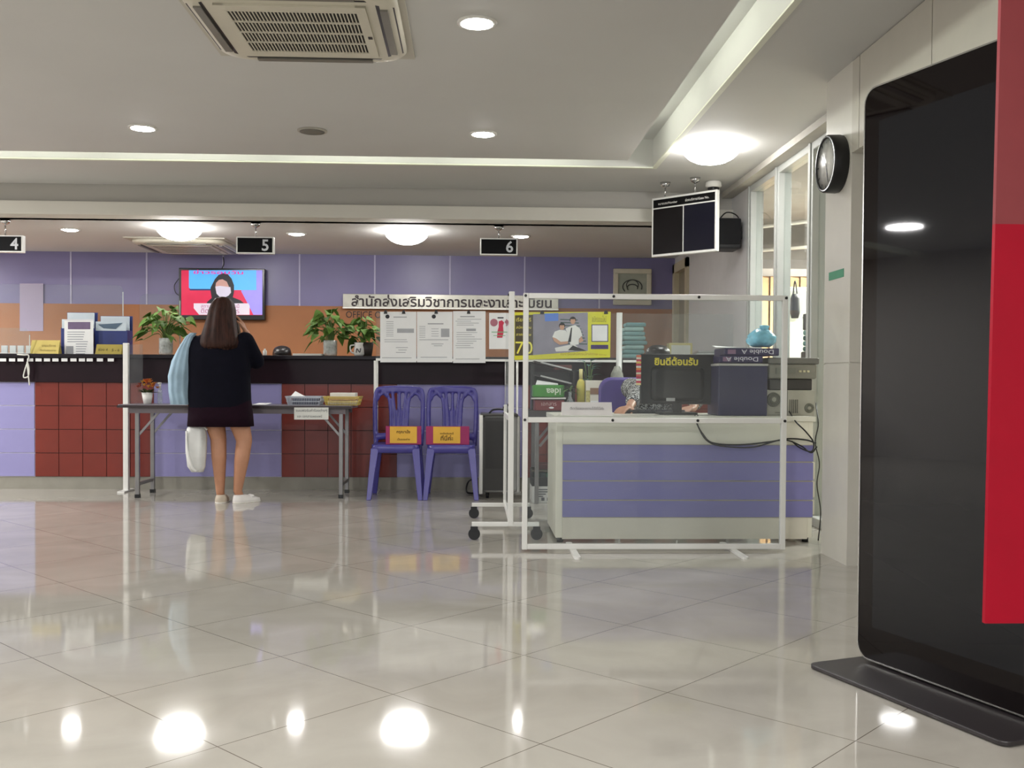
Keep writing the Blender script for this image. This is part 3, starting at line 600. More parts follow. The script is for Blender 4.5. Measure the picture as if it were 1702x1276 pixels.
for cx_, cy_, r in ((934, 543, .026), (952, 533, .027)):
    p = at(cx_, cy_, YH); u.prism([(p.x+r*.8*math.cos(t), p.z+r*1.1*math.sin(t)) for t in [2*PI*k/14 for k in range(14)]], Y_(4)-.0008, Y_(4)); h.prism([(p.x+r*1.05*math.cos(t), p.z+.008+r*1.05*math.sin(t)) for t in [PI*(k/10*1.3-.15) for k in range(11)]], Y_(3)-.0004, Y_(3))
    h.prism([(p.x+r*.9*math.cos(t), p.z+.004+r*1.15*math.sin(t)) for t in [PI*(k/10*.8+.1) for k in range(11)]], Y_(5)-.0008, Y_(5))
u.px([(918, 560), (924, 562), (932, 568), (944, 567), (944, 571), (930, 573), (921, 567)], Y_(4), .0008).px([(966, 558), (970, 566), (964, 570), (962, 566)], Y_(4), .0008)
po.part('skin_areas', u, mat('C79A80', .6)); po.part('hair', h, mat('1E1818', .6))
po.part('numeral', MB().text('70', at(857, 588, Y_(1)), width=at(885, 580, YH).x-at(857, 580, YH).x, height=.108, bold=.0), mat('F0E85A', .5), label='large yellow numeral 70')
for tx, yy_ in (('เรียนฟรี', 534), ('สมัครเรียน', 546), ('ภาคพิเศษ', 558)): po.part('side_lettering', MB().text(tx, at(858, yy_, Y_(1)), width=.13), mat('E6D95C', .6))
po.part('foot_lettering', MB().text('เปิดรับสมัครนักศึกษาใหม่', at(932, 590, Y_(0)), width=.4, height=.03), mat('9C7A1E', .6))
po.part('side_strip', MB().px([(979, 520), (1014, 519), (1014, 590), (979, 586)], Y_(0), .0008), mat('D0CE2A', .5)); po.part('white_square', MB().px([(983, 539), (1011, 539), (1011, 568), (983, 568)], Y_(1), .0008), mat('4A4568', .6))
po.part('blank_square', MB().px([(984.5, 540.5), (1009.5, 540.5), (1009.5, 566.5), (984.5, 566.5)], Y_(2), .0008), mat('E4E4E6', .6)); po.part('purple_tab', MB().px([(982, 573), (1011, 573), (1011, 580), (982, 580)], Y_(1), .0008), mat('3A2A66', .6))
po.part('strip_lettering', MB().text('สมัครออนไลน์', at(984, 535, Y_(1)), width=.125, height=.055), mat('6A6420', .6))
for i, x in enumerate((901, 1007)):
    p = at(x, 519, YH); solo('binder_clip', MB().prism([(p.x-.018, p.z-.014), (p.x+.018, p.z-.014), (p.x+.012, p.z+.014), (p.x-.012, p.z+.014)], YH-.012, YH+.016), BLACK, 'black binder clip on top of the yellow poster, %s' % ('by its blue tag', 'by its right corner')[i], 'clip', group='binder clips on the yellow poster')

# ------------------------------------------------------------------ things on the service counter
YI = 8.86
def img_box(name, label, x0, y0, x1, dep, h_px, holder):
    a = at(x0, 592, YI+.08); b = at(x1, y0, YI+.08)
    t = T(name, label, 'box', ((a.x+b.x)/2, YI+.1, ZC), group='blue document boxes'); hz = ZC+(b.z-ZC)*.62
    m = MB().box(a.x, b.x, YI+.06, YI+.066, ZC, hz).box(a.x, b.x, YI+.194, YI+.2, ZC, b.z).box(a.x, a.x+.006, YI+.066, YI+.194, ZC, hz).box(b.x-.006, b.x, YI+.066, YI+.194, ZC, hz).box(a.x+.006, b.x-.006, YI+.066, YI+.194, ZC, ZC+.006)
    t.part('tray', m, mat('1E2F74', .35, var=.1)); return t, a, b, hz
for i, (x0, y0, x1) in enumerate(((103, 518, 154), (159, 524, 213))):
    t, a, b, hz = img_box('document_box', ('blue document box behind the white poster stand', 'blue document box just right of the white poster stand')[i], x0, y0, x1, 0, 0, 0)
    lf = MB().box(a.x+.015, b.x-.02, YI+.16, YI+.18, ZC+.006, b.z-.005)
    solo('leaflet_bundle', lf, mat('C9D3DA', .5, var=.05), ('pale leaflets in the blue document box behind the white poster stand', 'pale leaflets in the blue document box right of the white poster stand')[i], 'leaflets', bev=.003)
    t.part('front_panel', MB().box(a.x+.01, b.x-.01, YI+.056, YI+.06, hz-.005, hz+.075), mat('C5D2DB', .4, var=.1))
    t.part('dark_wedge', MB().prism([(a.x+.03, hz+.05), (b.x-.04, hz+.065), (b.x-.1, hz+.01), (a.x+.08, hz+.015)], YI+.053, YI+.056), mat('4A6076', .4))
a = at(107, 592, YI); b = at(155, 532, YI)
ps = T('poster_stand', 'white table-top poster stand in a clear holder before the blue box', 'stand', ((a.x+b.x)/2, YI, ZC))
ps.part('sheet', MB().box(a.x, b.x, YI, YI+.004, ZC+.004, b.z), PAPER); ps.part('base', MB().box(a.x, b.x, YI-.02, YI+.05, ZC, ZC+.004), ACR())
ps.part('banner_print', MB().pxr(113, 535, 150, 547, YI-.001, .001), mat('6A5878', .6, var=.15)); u = MB().pxr(110, 575, 122, 588, YI-.001, .001)
u2 = MB()
for y in range(551, 588, 4): u2.pxr(112 if y < 571 else 126, y, 146-(y*7 % 9), y+1.2, YI-.001, .001)
ps.part('grey_block', u, mat('9A9CA2', .7)); ps.part('print', u2, mat('94969E', .7)); ps.part('border', MB().pxr(107, 530.5, 155, 533, YI-.001, .001), mat('D8D8DC', .5))
def tent(label, x0, y0, x1, Yt, col, ink, lines, h=None, grp=None, z=ZC):
    a = at(x0, y0, Yt+.03); b = at(x1, y0, Yt+.03); hz = a.z if h is None else z+h
    t = T('tent_card', label, 'card', ((a.x+b.x)/2, Yt+.04, z), group=grp)
    t.part('card', MB().add([(a.x, Yt, z), (b.x, Yt, z), (b.x, Yt+.04, hz), (a.x, Yt+.04, hz), (a.x, Yt+.08, z), (b.x, Yt+.08, z), (a.x, Yt+.042, hz), (b.x, Yt+.042, hz)], [(0, 1, 2, 3), (7, 5, 4, 6), (3, 2, 7, 6), (0, 3, 6, 4), (1, 5, 7, 2), (0, 4, 5, 1)]), col)
    u = MB(); v_ = Vector((0, .04, hz-z)); L_ = v_.length; v_.normalize()
    for tx, fx, fz_, wd in lines:
        o = Vector((a.x+(b.x-a.x)*fx, Yt, z)) + v_*(L_*fz_) + Vector((0, -.0018, 0)); u.text(tx, o, width=(b.x-a.x)*wd, v=v_)
    t.part('lettering', u, ink); return t
tent('small yellow tent card left of the white poster stand', 52, 565, 99, 8.79, mat('C9B560', .6), mat('6E5A22', .7), [('งานบริการ', .38, .52, .5), ('ติดต่อสอบถาม', .34, .2, .56)], grp='yellow tent cards')
tent('small yellow tent card in front of the right blue document box', 160, 572, 203, 8.79, mat('A3923F', .6), mat('3B3418', .7), [('ช่อง 4', .1, .35, .36), ('5 - 6', .62, .3, .3)], grp='yellow tent cards')
for i, x in enumerate((5, 20, 34, 50, 64, 78, 92, 107, 122, 136, 149, 166, 184)):
    p = at(x, 598, YC-.062); solo('white_label', MB().box(p.x-.026, p.x+.026, YC-.0615, YC-.06, p.z-.013, p.z+.013), mat('D9DADA', .5), 'small white label stuck along the dark counter edge', 'label', group='white labels along the counter edge')
for i, x in enumerate((7, 21, 34, 48)):
    p = at(x, 590, 8.9); solo('white_card', MB().box(p.x-.026, p.x+.026, 8.9, 8.92, ZC, ZC+.075), mat('D4D5D6', .5), 'small white card standing on the counter at its far left', 'card', group='white cards standing at the far left')
p = at(48, 592, YC-.07)
solo('knotted_string', MB().curve([p+Vector((-.22, .05, .02)), p+Vector((-.05, .0, .012)), p, p+Vector((-.03, -.01, -.12)), p+Vector((-.04, -.01, -.18)), p+Vector((.0, -.01, -.17)), p+Vector((.005, -.01, -.1)), p+Vector((-.01, -.01, -.05)), p+Vector((.0, -.01, -.16)), p+Vector((.01, -.01, -.25))], .006), mat('CFCFC8', .7), 'knotted white string hanging over the counter edge at left', 'string')

def leaf(mb, o, d, L, Wd, droop=.3, roll=0):
    d = Vector(d).normalized(); s = d.cross(Vector((0, 0, 1)))
    s = (s if s.length > .01 else Vector((1, 0, 0))).normalized(); n = s.cross(d); s2 = s*math.cos(roll)+n*math.sin(roll); n2 = s2.cross(d)
    prof = [(0, .0), (.06, .55), (.2, 1), (.42, .92), (.68, .55), (.88, .2), (1, .0)]; vs = []; fs = []
    for t, q in prof:
        c_ = Vector(o)+d*(L*t)-Vector((0, 0, droop*L*t*t)); wv = s2*(Wd*.5*q)
        vs += [c_-wv+n2*(q*Wd*.12), c_, c_+wv+n2*(q*Wd*.12)]
    for i in range(len(prof)-1):
        for j in (0, 1): fs.append((i*3+j, i*3+j+1, i*3+j+4, i*3+j+3))
    mb.add(vs, fs, True)
def vine(label, cx, y, z0, rx, h, n, pot, seed, down=0, cz=None):
    random.seed(seed); t = T('potted_vine', label, 'plant', (cx, y, z0), group='leafy vines in pots'); ph = pot['h']; pr = pot['r']
    if pot['glass']:
        v_ = t.part('vase', MB().loft([ring(cx, y, z0+z, r, r, 24) for r, z in ((pr*.85, 0), (pr, .02), (pr, ph), (pr*.93, ph), (pr*.9, .03), (.002, .02))]), clear('vase_glass', (.9, .92, .86), .45))
        t.part('water', MB().lathe([(.002, .022), (pr*.88, .025), (pr*.88, ph*.72), (.002, ph*.72)], (cx, y, z0), 20), clear('vase_water', (.9, .92, .84), .3))
    else: t.part('pot', MB().loft([ring(cx, y, z0+z, r, r, 24) for r, z in ((pr*.8, 0), (pr, ph), (pr*.9, ph), (pr*.85, ph-.02), (.002, ph-.02))]), mat('4A4440', .5))
    st = MB(); lv = MB()
    for i in range(n):
        a_ = random.uniform(0, 2*PI); rr_ = random.random()**.6; hz = random.uniform(.25, 1)
        tip = Vector((cx+rx*rr_*math.cos(a_), y+rx*.7*rr_*math.sin(a_), max(z0+.07, z0+ph+h*hz*(1-.35*rr_)-(down*random.random() if rr_ > .6 else 0))))
        if i % 2 == 0: st.curve([(cx+random.uniform(-.3, .3)*pr, y, z0+ph*.25), (cx+(tip.x-cx)*.3, y+(tip.y-y)*.3, z0+ph+h*.35*hz), tip], .0035, 5, 5)
        L = random.uniform(.07, .125); leaf(lv, tip, (math.cos(a_)+random.uniform(-.5, .5), math.sin(a_)*.8-.3, random.uniform(-.5, .25)), L, L*.78, random.uniform(.2, .6), random.uniform(-.7, .7))
    t.part('stems', st, mat('5E7A3A', .5)); t.part('leaves', lv, mat('5B7C36', .65, var=.5, scale=9, spec=.15))
    return t
p = at(276, 594, 8.9); vine('bushy leafy vine in a glass vase left of the standing person', p.x, 8.9, ZC, .24, .31, 72, {'h': .15, 'r': .06, 'glass': True}, 11, .12)
p = at(549, 594, 8.88); vine('leafy vine in a glass vase right of the standing person', p.x, 8.88, ZC, .19, .32, 60, {'h': .14, 'r': .062, 'glass': True}, 5, .08)
p = at(605, 594, 9.02); vine('dense leafy vine in a dark pot beside the notice screen', p.x, 9.0, ZC, .14, .25, 48, {'h': .13, 'r': .09, 'glass': False}, 21, .06)
p = at(597, 594, 8.84); ph = .12
mg = T('white_jug', 'small white jug with a dark mark in front of the dark pot', 'jug', (p.x, 8.82, ZC))
mg.part('body', MB().lathe([(.035, 0), (.047, .02), (.043, .07), (.035, .1), (.04, ph), (.034, ph), (.03, .09), (.002, .02)], (p.x, 8.82, ZC)), WHITE)
mg.part('handle', MB().curve([(p.x-.036, 8.82, ZC+.1), (p.x-.075, 8.82, ZC+.09), (p.x-.07, 8.82, ZC+.04), (p.x-.04, 8.82, ZC+.025)], .007), WHITE)
mg.part('mark', MB().curve([(p.x-.02, 8.772, ZC+.03), (p.x-.012, 8.772, ZC+.065), (p.x+.012, 8.772, ZC+.035), (p.x+.02, 8.774, ZC+.07)], .004, 5), INK)
a = at(487, 592, 8.82); b = at(520, 588, 8.82)
solo('paper_pile', MB().box(a.x, b.x+.08, 8.8, 9.0, ZC, ZC+.02), mat('CFCCC4', .6), 'flat pile of papers on the counter by the seated clerk', 'papers', bev=.003)
a = at(441, 592, 8.82); solo('hand_sanitizer', MB().lathe([(.016, 0), (.018, .01), (.018, .04), (.008, .05), (.008, .06)], (a.x, 8.8, ZC), 14), WHITE, 'tiny white bottle on the counter just right of the standing person', 'bottle')
YT2 = 8.95
a = at(1112, 590, YT2); b = at(1151, 570, YT2)
yb_ = T('file_box', 'cream and yellow box on the counter behind the computer monitor', 'box', ((a.x+b.x)/2, YT2+.05, ZC))
yb_.part('body', MB().box(a.x, b.x, YT2, YT2+.12, ZC, b.z), mat('DCCB86', .6), bev=.003); yb_.part('label', MB().box(a.x+.02, b.x-.02, YT2-.002, YT2, ZC+.01, b.z-.02), mat('E8E4DA', .6))
a = at(1155, 590, YT2)
for k in range(4):
    solo('loose_papers', MB().boxc((a.x+.13, YT2+.08, ZC+.008+.02*k), (.30-.03*k, .2, .016)), mat(('D5D3CE', 'C6C4C0', 'DDDCD8', 'BEBCB8')[k], .6), 'flat paper bundle on the counter behind the monitor, %s' % ('lowest of the pile', 'second from the bottom', 'third from the bottom', 'topmost of the pile')[k], 'papers', group='paper bundles behind the monitor')
random.seed(4)
a = at(1053, 594, 8.98)
for k in range(8):
    w2 = .13+random.uniform(-.015, .015)
    solo('folded_cloth', MB().boxc((a.x+random.uniform(-.01, .01), 9.0, ZC+.02+.041*k), (w2*1.5, .2, .038)), mat(('8FB5B4', '7CA6A8', 'A3C3C0', '6F9C9F')[k % 4], .85, bump=.3), 'folded teal cloth behind the bare clear screen, %s' % ('bottom of the stack', 'second from bottom', 'third from bottom', 'fourth from bottom', 'fourth from top', 'third from top', 'second from top', 'top of the stack')[k], 'cloth', group='folded teal cloths', bev=.014)

# ------------------------------------------------------------------ folding table with its things
ZTB = .76; TY0, TY1 = 8.06, 8.56
a = at(195, 677, TY0); b = at(584, 677, TY0)
ft = T('folding_table', 'long folding table with grey tubular legs in front of the counter', 'table', ((a.x+b.x)/2, (TY0+TY1)/2, 0))
ft.part('tabletop', MB().slab(rrect(a.x, b.x, TY0, TY1, .02), ZTB-.025, ZTB), mat('77717A', .3, var=.05), bev=.003)
ft.part('edge_band', MB().box(a.x-.002, b.x+.002, TY0-.004, TY0, ZTB-.026, ZTB-.006), mat('2A1D1F', .4))
LG = mat('8C8A8A', .35, metal=.6)
for xl, s_ in ((a.x+.14, 1), (b.x-.09, -1)):
    for y in (TY0+.06, TY1-.06):
        l_ = ft.part('leg', MB().box(xl-.016, xl+.016, y-.016, y+.016, .01, ZTB-.025), LG, bev=.003); ft.part('foot_cap', MB().box(xl-.019, xl+.019, y-.019, y+.019, 0, .03), BLACK, parent=l_)
        ft.part('brace', MB().bar((xl, y, ZTB-.26), (xl+s_*.2, y, ZTB-.03), .018, .012), LG)
    ft.part('cross_bar', MB().box(xl-.012, xl+.012, TY0+.076, TY1-.076, .1, .125), LG)
ft.part('side_rail', MB().box(a.x+.08, b.x-.05, TY0+.03, TY0+.045, ZTB-.07, ZTB-.025), mat('6E676C', .5)); ft.part('side_rail', MB().box(a.x+.08, b.x-.05, TY1-.045, TY1-.03, ZTB-.07, ZTB-.025), mat('6E676C', .5))
p = at(245, 676, 8.25); fx = p.x; random.seed(2)
fp = T('flower_pot', 'white pot of orange and yellow flowers on the folding table', 'flowers', (fx, 8.25, ZTB))
fp.part('pot', MB().loft([ring(fx, 8.25, ZTB+z, r, r, 20) for r, z in ((.03, 0), (.045, .095), (.04, .095), (.036, .07), (.002, .07))]), WHITE)
lv = MB()
for k in range(26):
    a_ = random.uniform(0, 2*PI); leaf(lv, (fx+.02*math.cos(a_), 8.25+.02*math.sin(a_), ZTB+.09), (math.cos(a_), math.sin(a_), random.uniform(.2, 1)), .08, .03, .2)
fp.part('foliage', lv, mat('3E4A22', .6))
for k in range(22):
    a_ = random.uniform(0, 2*PI); rr_ = .085*random.random()**.5; cz = ZTB+.125+.075*(1-(rr_/.09)**2)*random.uniform(.6, 1.05)
    f = MB(); cx_, cy_ = fx+rr_*math.cos(a_), 8.25+rr_*.8*math.sin(a_)
    for j in range(7):
        q = 2*PI*j/7; leaf(f, (cx_, cy_, cz), (math.cos(q), math.sin(q), .55), .026, .02, -.1)
    f.ball((cx_, cy_, cz+.004), .008, n=8); fp.part('bloom', f, mat(random.choice(['C8782A', 'B8572A', 'D39A35', '8E3B26', 'C98A2E']), .6))
p = at(266, 676, 8.3); bx_ = p.x
sp_ = T('spray_bottle', 'slim clear spray bottle beside the flower pot', 'bottle', (bx_, 8.3, ZTB))
sp_.part('body', MB().lathe([(.018, 0), (.02, .01), (.02, .1), (.009, .125)], (bx_, 8.3, ZTB), 18), clear('bottle_plastic', (.8, .85, .88), .25)); sp_.part('spray_head', MB().cyl((bx_, 8.3, ZTB+.125), (bx_, 8.3, ZTB+.165), .008).box(bx_-.008, bx_+.008, 8.265, 8.315, ZTB+.165, ZTB+.18), WHITE)
def basket(name, label, x0, x1, Yb, hgt, col):
    a = at(x0, 676, Yb).x; b = at(x1, 676, Yb).x; t = T(name, label, 'basket', ((a+b)/2, Yb+.13, ZTB), group='document baskets on the folding table')
    d_ = .26; y = Yb; u = MB().box(a+.02, b-.02, y+.02, y+d_-.02, ZTB, ZTB+.004)
    for z, ex in ((.03, .01), (.06, .016), (hgt, .02)):
        q = [(a+.02-ex, y+.02-ex), (b-.02+ex, y+.02-ex), (b-.02+ex, y+d_-.02+ex), (a+.02-ex, y+d_-.02+ex)]
        for i in range(4):
            p0, p1 = q[i], q[(i+1) % 4]; u.bar((p0[0], p0[1], ZTB+z), (p1[0], p1[1], ZTB+z), .006, .006, (0, 0, 1))
    n = 18
    for k in range(n+1):
        x = a+.02+(b-a-.04)*k/n
        for yy_, e in ((y+.02, -1), (y+d_-.02, 1)): u.bar((x, yy_, ZTB), (x, yy_+e*.02, ZTB+hgt), .004, .004)
    for k in range(9):
        yy_ = y+.02+(d_-.04)*k/8
        for x, e in ((a+.02, -1), (b-.02, 1)): u.bar((x, yy_, ZTB), (x+e*.02, yy_, ZTB+hgt), .004, .004)
    t.part('wirework', u, mat(col, .4)); return a, b
a, b = basket('wire_basket', 'pale blue wire basket of papers on the folding table', 474, 533, 8.12, .07, 'B9BFCA')
solo('paper_stack', MB().box(a+.05, b-.04, 8.16, 8.34, ZTB+.005, ZTB+.06), mat('3C4258', .6), 'dark blue folders lying in the pale blue wire basket', 'papers', bev=.003)
solo('white_envelope', MB().add([(a+.03, 8.18, ZTB+.065), (a+.16, 8.18, ZTB+.065), (a+.05, 8.3, ZTB+.11), (a+.03, 8.18, ZTB+.068), (a+.16, 8.18, ZTB+.068), (a+.05, 8.3, ZTB+.113)], [(0, 1, 2), (5, 4, 3), (0, 3, 4, 1), (1, 4, 5, 2), (2, 5, 3, 0)]), PAPER, 'white paper corner sticking up from the pale blue wire basket', 'paper')
a, b = basket('wire_basket', 'yellow wire basket of white papers on the folding table', 537, 597, 8.1, .07, 'C9B257')
for k in range(3): solo('paper_stack', MB().box(a+.03+.01*k, b-.03-.004*k, 8.14, 8.32, ZTB+.006+.033*k, ZTB+.036+.033*k), mat(('D8D6D0', 'C9A48C', 'E6E4DE')[k], .6), ('white papers at the bottom of the yellow wire basket', 'pinkish papers in the middle of the yellow wire basket', 'white papers on top in the yellow wire basket')[k], 'papers', group='papers in the yellow basket', bev=.002)
a = at(420, 676, 8.12)
solo('loose_paper', MB().add([(a.x, 8.12, ZTB+.001), (a.x+.11, 8.1, ZTB+.001), (a.x+.13, 8.25, ZTB+.012), (a.x+.02, 8.26, ZTB+.012), (a.x, 8.12, ZTB+.003), (a.x+.11, 8.1, ZTB+.003), (a.x+.13, 8.25, ZTB+.014), (a.x+.02, 8.26, ZTB+.014)], [(0, 3, 2, 1), (4, 5, 6, 7), (0, 1, 5, 4), (1, 2, 6, 5), (2, 3, 7, 6), (3, 0, 4, 7)]), PAPER, 'loose white paper on the folding table beside the standing person', 'paper')
tn = T('table_notice', 'white Thai notice taped to the front edge of the folding table', 'notice', (at(517, 697, TY0).x, TY0-.008, at(517, 697, TY0).z))
tn.part('paper', MB().pxr(489, 677, 546, 697, TY0-.005, .002), mat('DCDDD8', .6)); o_ = at(492, 685, TY0-.008); tn.part('lettering', MB().text('แบบฟอร์มคำร้องต่างๆ', o_, width=.25).text('และ เอกสารเผยแพร่', at(494, 693.5, TY0-.008), width=.2), mat('4A4E56', .7))

# ------------------------------------------------------------------ purple plastic chairs
PUR = mat('4A4592', .28, var=.05)
pc = T('plastic_chair', 'purple plastic chair directly behind the notice screen post', 'chair', local=True, group='purple plastic chairs')
SW, SD, SH = .195, .20, .445     # local: front is -y
st = MB(); pr = rrect(-SW, SW, -SD, SD, .06)
st.loft([[(x*s, y*s, z) for x, y in pr] for s, z in ((.93, SH-.07), (1, SH-.06), (1.0, SH-.005), (.97, SH), (.9, SH-.004), (.5, SH-.012))])
pc.part('seat', st, PUR)
for sx in (-1, 1):
    for sy in (-1, 1):
        x0, y0, x1, y1 = sx*(SW-.03), sy*(SD-.035), sx*(SW+.012), sy*(SD+.045); l_ = MB()
        l_.loft([[(x0+(x1-x0)*t+dx*w2, y0+(y1-y0)*t+dy*w2, z) for dx, dy in ((-1, -1), (1, -1), (1, 1), (-1, 1))] for t, z, w2 in ((0, SH-.03, .032), (.5, .22, .025), (1, 0, .019))], smooth=False)
        pc.part('leg', l_, PUR, bev=.004)
bk = MB()
def backp(u, z): return (u, SD-.02+(z-SH)*.16-abs(u)*.12, z)
bkf = lambda pts, r: bk.curve([backp(*q) for q in pts], r, 8, 6)
H1 = .90
bkf([(-.19, SH-.03), (-.2, .58), (-.203, .76), (-.192, .87), (-.15, H1-.003), (0, H1+.004), (.15, H1-.003), (.192, .87), (.203, .76), (.2, .58), (.19, SH-.03)], .021)
for s in (-1, 1):
    bkf([(s*.185, .80), (s*.16, .845), (s*.115, .85), (s*.085, .80), (s*.075, .70), (s*.07, .58), (s*.06, SH)], .014)
    bkf([(s*.06, .88), (s*.045, .75), (s*.035, .6), (s*.03, SH)], .015)
    bkf([(s*.13, .88), (s*.1, .83)], .02)
bkf([(0, H1-.01), (0, .75), (0, .6), (0, SH)], .015)
bkf([(-.19, .49), (0, .5), (.19, .49)], .03); bkf([(-.15, .872), (0, .88), (.15, .872)], .02)
pc.part('backrest', bk, PUR, rem=.008, smooth=2)
p = at(660, 700, 8.22); pc.o.location = (p.x, 8.23, 0); p2 = at(751, 700, 8.22)
ch2 = dup(pc.o, (p2.x, 8.23, 0), 'purple plastic chair standing next to the air cooler')
def chair_board(label, x0, x1, xa, xb_, l1, l2, lb2):
    y = 8.055; a = at(x0, 711, y); b = at(x1, 741, y); z = SH
    t = T('magenta_board', label, 'board', ((a.x+b.x)/2, y, z), group='magenta boards on the purple chairs'); h = .15
    t.part('board', MB().box(a.x, b.x, y, y+.03, z, z+h), mat('97195A', .45), bev=.003)
    n = t.part('paper', MB().box(at(xa, 720, y).x, at(xb_, 720, y).x, y-.003, y, z+.012, z+h-.003), mat('E0AE3E', .6)); xx = at(xa, 720, y).x; wd = at(xb_, 720, y).x-xx
    t.part('lettering', MB().text(l1, (xx+wd*.25, y-.005, z+.085), width=wd*.5, bold=.01).text(l2, (xx+wd*.28, y-.005, z+.035), width=wd*.46, bold=.01), mat('3A2410', .7), parent=n)
chair_board('magenta board with a yellow Thai sign on the chair nearest the white post', 641, 700, 648, 693, 'กรุณานั่ง', 'เว้นระยะห่าง', '')
chair_board('magenta board with a yellow Thai sign on the chair by the air cooler', 708, 780, 720, 765, 'งดนั่งบริเวณนี้', 'ที่นี่ค่ะ', '')

# ------------------------------------------------------------------ air cooler
y = 8.07; a = at(796, 831, y); b = at(860, 831, y); zt = .70
al = T('air_cooler', 'dark grey air cooler with pale sides beside the purple chair', 'appliance', ((a.x+b.x)/2, y+.17, 0))
al.part('casing', MB().box(a.x+.03, b.x, y+.01, y+.36, .05, zt-.01), mat('A9AAA8', .4), bev=.03); al.part('front_panel', MB().box(a.x+.03, b.x-.06, y, y+.012, .07, zt-.03), mat('3A3836', .3)); al.part('grille', MB().box(a.x+.05, b.x-.08, y-.004, y, .25, zt-.06), mat('2A2827', .4))
al.part('side_strip', MB().box(a.x, a.x+.03, y-.006, y+.34, .04, zt-.012), METALW, bev=.006); al.part('top_cover', MB().box(a.x+.01, b.x, y-.002, y+.36, zt-.02, zt), mat('4B4A48', .3), bev=.008)
al.part('side_strip', MB().box(b.x-.005, b.x+.02, y+.0, y+.35, .05, zt-.02), mat('B9BAB6', .4), bev=.01)
al.part('handle', MB().curve([(a.x+.08, y+.1, zt), (a.x+.12, y+.1, zt+.03), (a.x+.2, y+.1, zt+.03), (a.x+.24, y+.1, zt)], .008), BLACK)
for xx in (a.x+.07, b.x-.05):
    for yy_ in (y+.06, y+.3): al.part('castor', MB().cyl((xx-.012, yy_, .025), (xx+.012, yy_, .025), .025, n=16).box(xx-.015, xx+.015, yy_-.014, yy_+.014, .03, .055), BLACK)
solo('power_cord', MB().curve([(a.x-.03, 8.6, .12), (a.x-.09, 8.45, .1), (a.x-.1, 8.4, .02), (a.x-.02, 8.45, .008), (a.x+.05, 8.46, .03)], .007), BLACK, 'black power cord curling beside the air cooler', 'cord')

# ------------------------------------------------------------------ service desk
DY = 5.87; DB = 6.52
zz = lambda y: at(1100, y, DY).z
dl_, dr_ = at(924, 800, DY).x, at(1351, 800, DY).x; ZD = .762
dk_ = T('service_desk', 'cream service desk with a lavender slatted front', 'desk', ((dl_+dr_)/2, 6.2, 0))
dk_.part('worktop', MB().box(dl_-.012, dr_+.01, DY-.012, DB, ZD-.03, ZD), mat('DAD7CB', .35, var=.02), bev=.003)
dk_.part('side_panel', MB().box(dl_, dl_+.04, DY, DB-.01, .03, ZD-.03), CREAM, bev=.002); dk_.part('side_panel', MB().box(dr_-.03, dr_, DY+.005, DB-.01, .03, ZD-.03), CREAM, bev=.002)
dk_.part('apron', MB().box(dl_+.04, dr_-.03, DY+.002, DY+.02, zz(738), ZD-.03), CREAM)
dk_.part('kick_panel', MB().box(dl_+.04, dr_-.03, DY+.002, DY+.02, .022, zz(860)), mat('DAD4C6', .4, var=.02))
px_l = at(935, 800, DY).x; ls_ = [738, 767, 799, 831, 860]
sl = MB()
for y0, y1 in zip(ls_, ls_[1:]): sl.box(px_l, dr_-.001, DY-.006, DY+.02, zz(y1)+.004, zz(y0)-.004)
o = dk_.part('lavender_panel', sl, mat('7F7CB4', .35, var=.03, scale=3)); dk_.part('groove', MB().box(px_l, dr_-.004, DY, DY+.021, zz(860), zz(738)), mat('BDB6A0', .5), parent=o)
for y0, y1 in ((768, 796), (800, 827), (831, 856)): dk_.part('drawer_edge', MB().box(dr_, dr_+.022, DY+.03, DB-.1, zz(y1), zz(y0)), CREAM, bev=.003)
for x in (dl_+.03, dr_-.03):
    for y in (DY+.04, DB-.05): dk_.part('foot', MB().cyl((x, y, 0), (x, y, .032), .02), BLACK)
# things on the desk
tc = tent('white Thai notice card standing on the left end of the service desk', 934, 668, 1017, 5.93, mat('F0E6E6', .6), mat('2A262E', .7), [('ติดต่อสอบถามได้ที่นี่ค่ะ', .16, .42, .68)], z=ZD)
YM = 6.15; a = at(1065, 588, YM); b = at(1187, 672, YM)
mo = T('computer_monitor', 'black computer monitor seen from behind with a yellow Thai sign', 'monitor', ((a.x+b.x)/2, YM+.06, ZD))
mo.part('casing', MB().box(a.x, b.x, YM, YM+.035, b.z, a.z), mat('17171A', .35), bev=.006)
mx = (a.x+b.x)/2; mz = (a.z+b.z)/2
mo.part('back_bulge', MB().loft([[(mx+x, YM-yy_, mz-.03+z) for x, z in rrect(-w_2, w_2, -h_2, h_2, .03)] for w_2, h_2, yy_ in ((.17, .11, -.005), (.165, .105, .012), (.14, .085, .025))]), mat('141417', .4))
mo.part('stand_neck', MB().box(mx-.03, mx+.03, YM+.0, YM+.03, ZD+.01, mz), BLACK, bev=.004); mo.part('stand_base', MB().slab(rrect(mx-.12, mx+.12, YM-.07, YM+.13, .03), ZD, ZD+.014), BLACK)
mo.part('screen', MB().box(a.x+.012, b.x-.012, YM+.0345, YM+.036, b.z+.02, a.z-.012), mat('8FA4C0', .3, emit=.4)); mo.part('rating_label', MB().box(mx-.075, mx-.02, YM-.0275, YM-.024, b.z+.02, b.z+.04), mat('B4B4B2', .6))
a2 = at(1089, 608, YM-.03); mo.part('lettering', MB().text('ยินดีต้อนรับ', (a2.x, YM-.004, at(1100, 607, YM).z), width=at(1160, 600, YM).x-a2.x, bold=.035), mat('E3D23A', .5), label='yellow Thai lettering on the back')
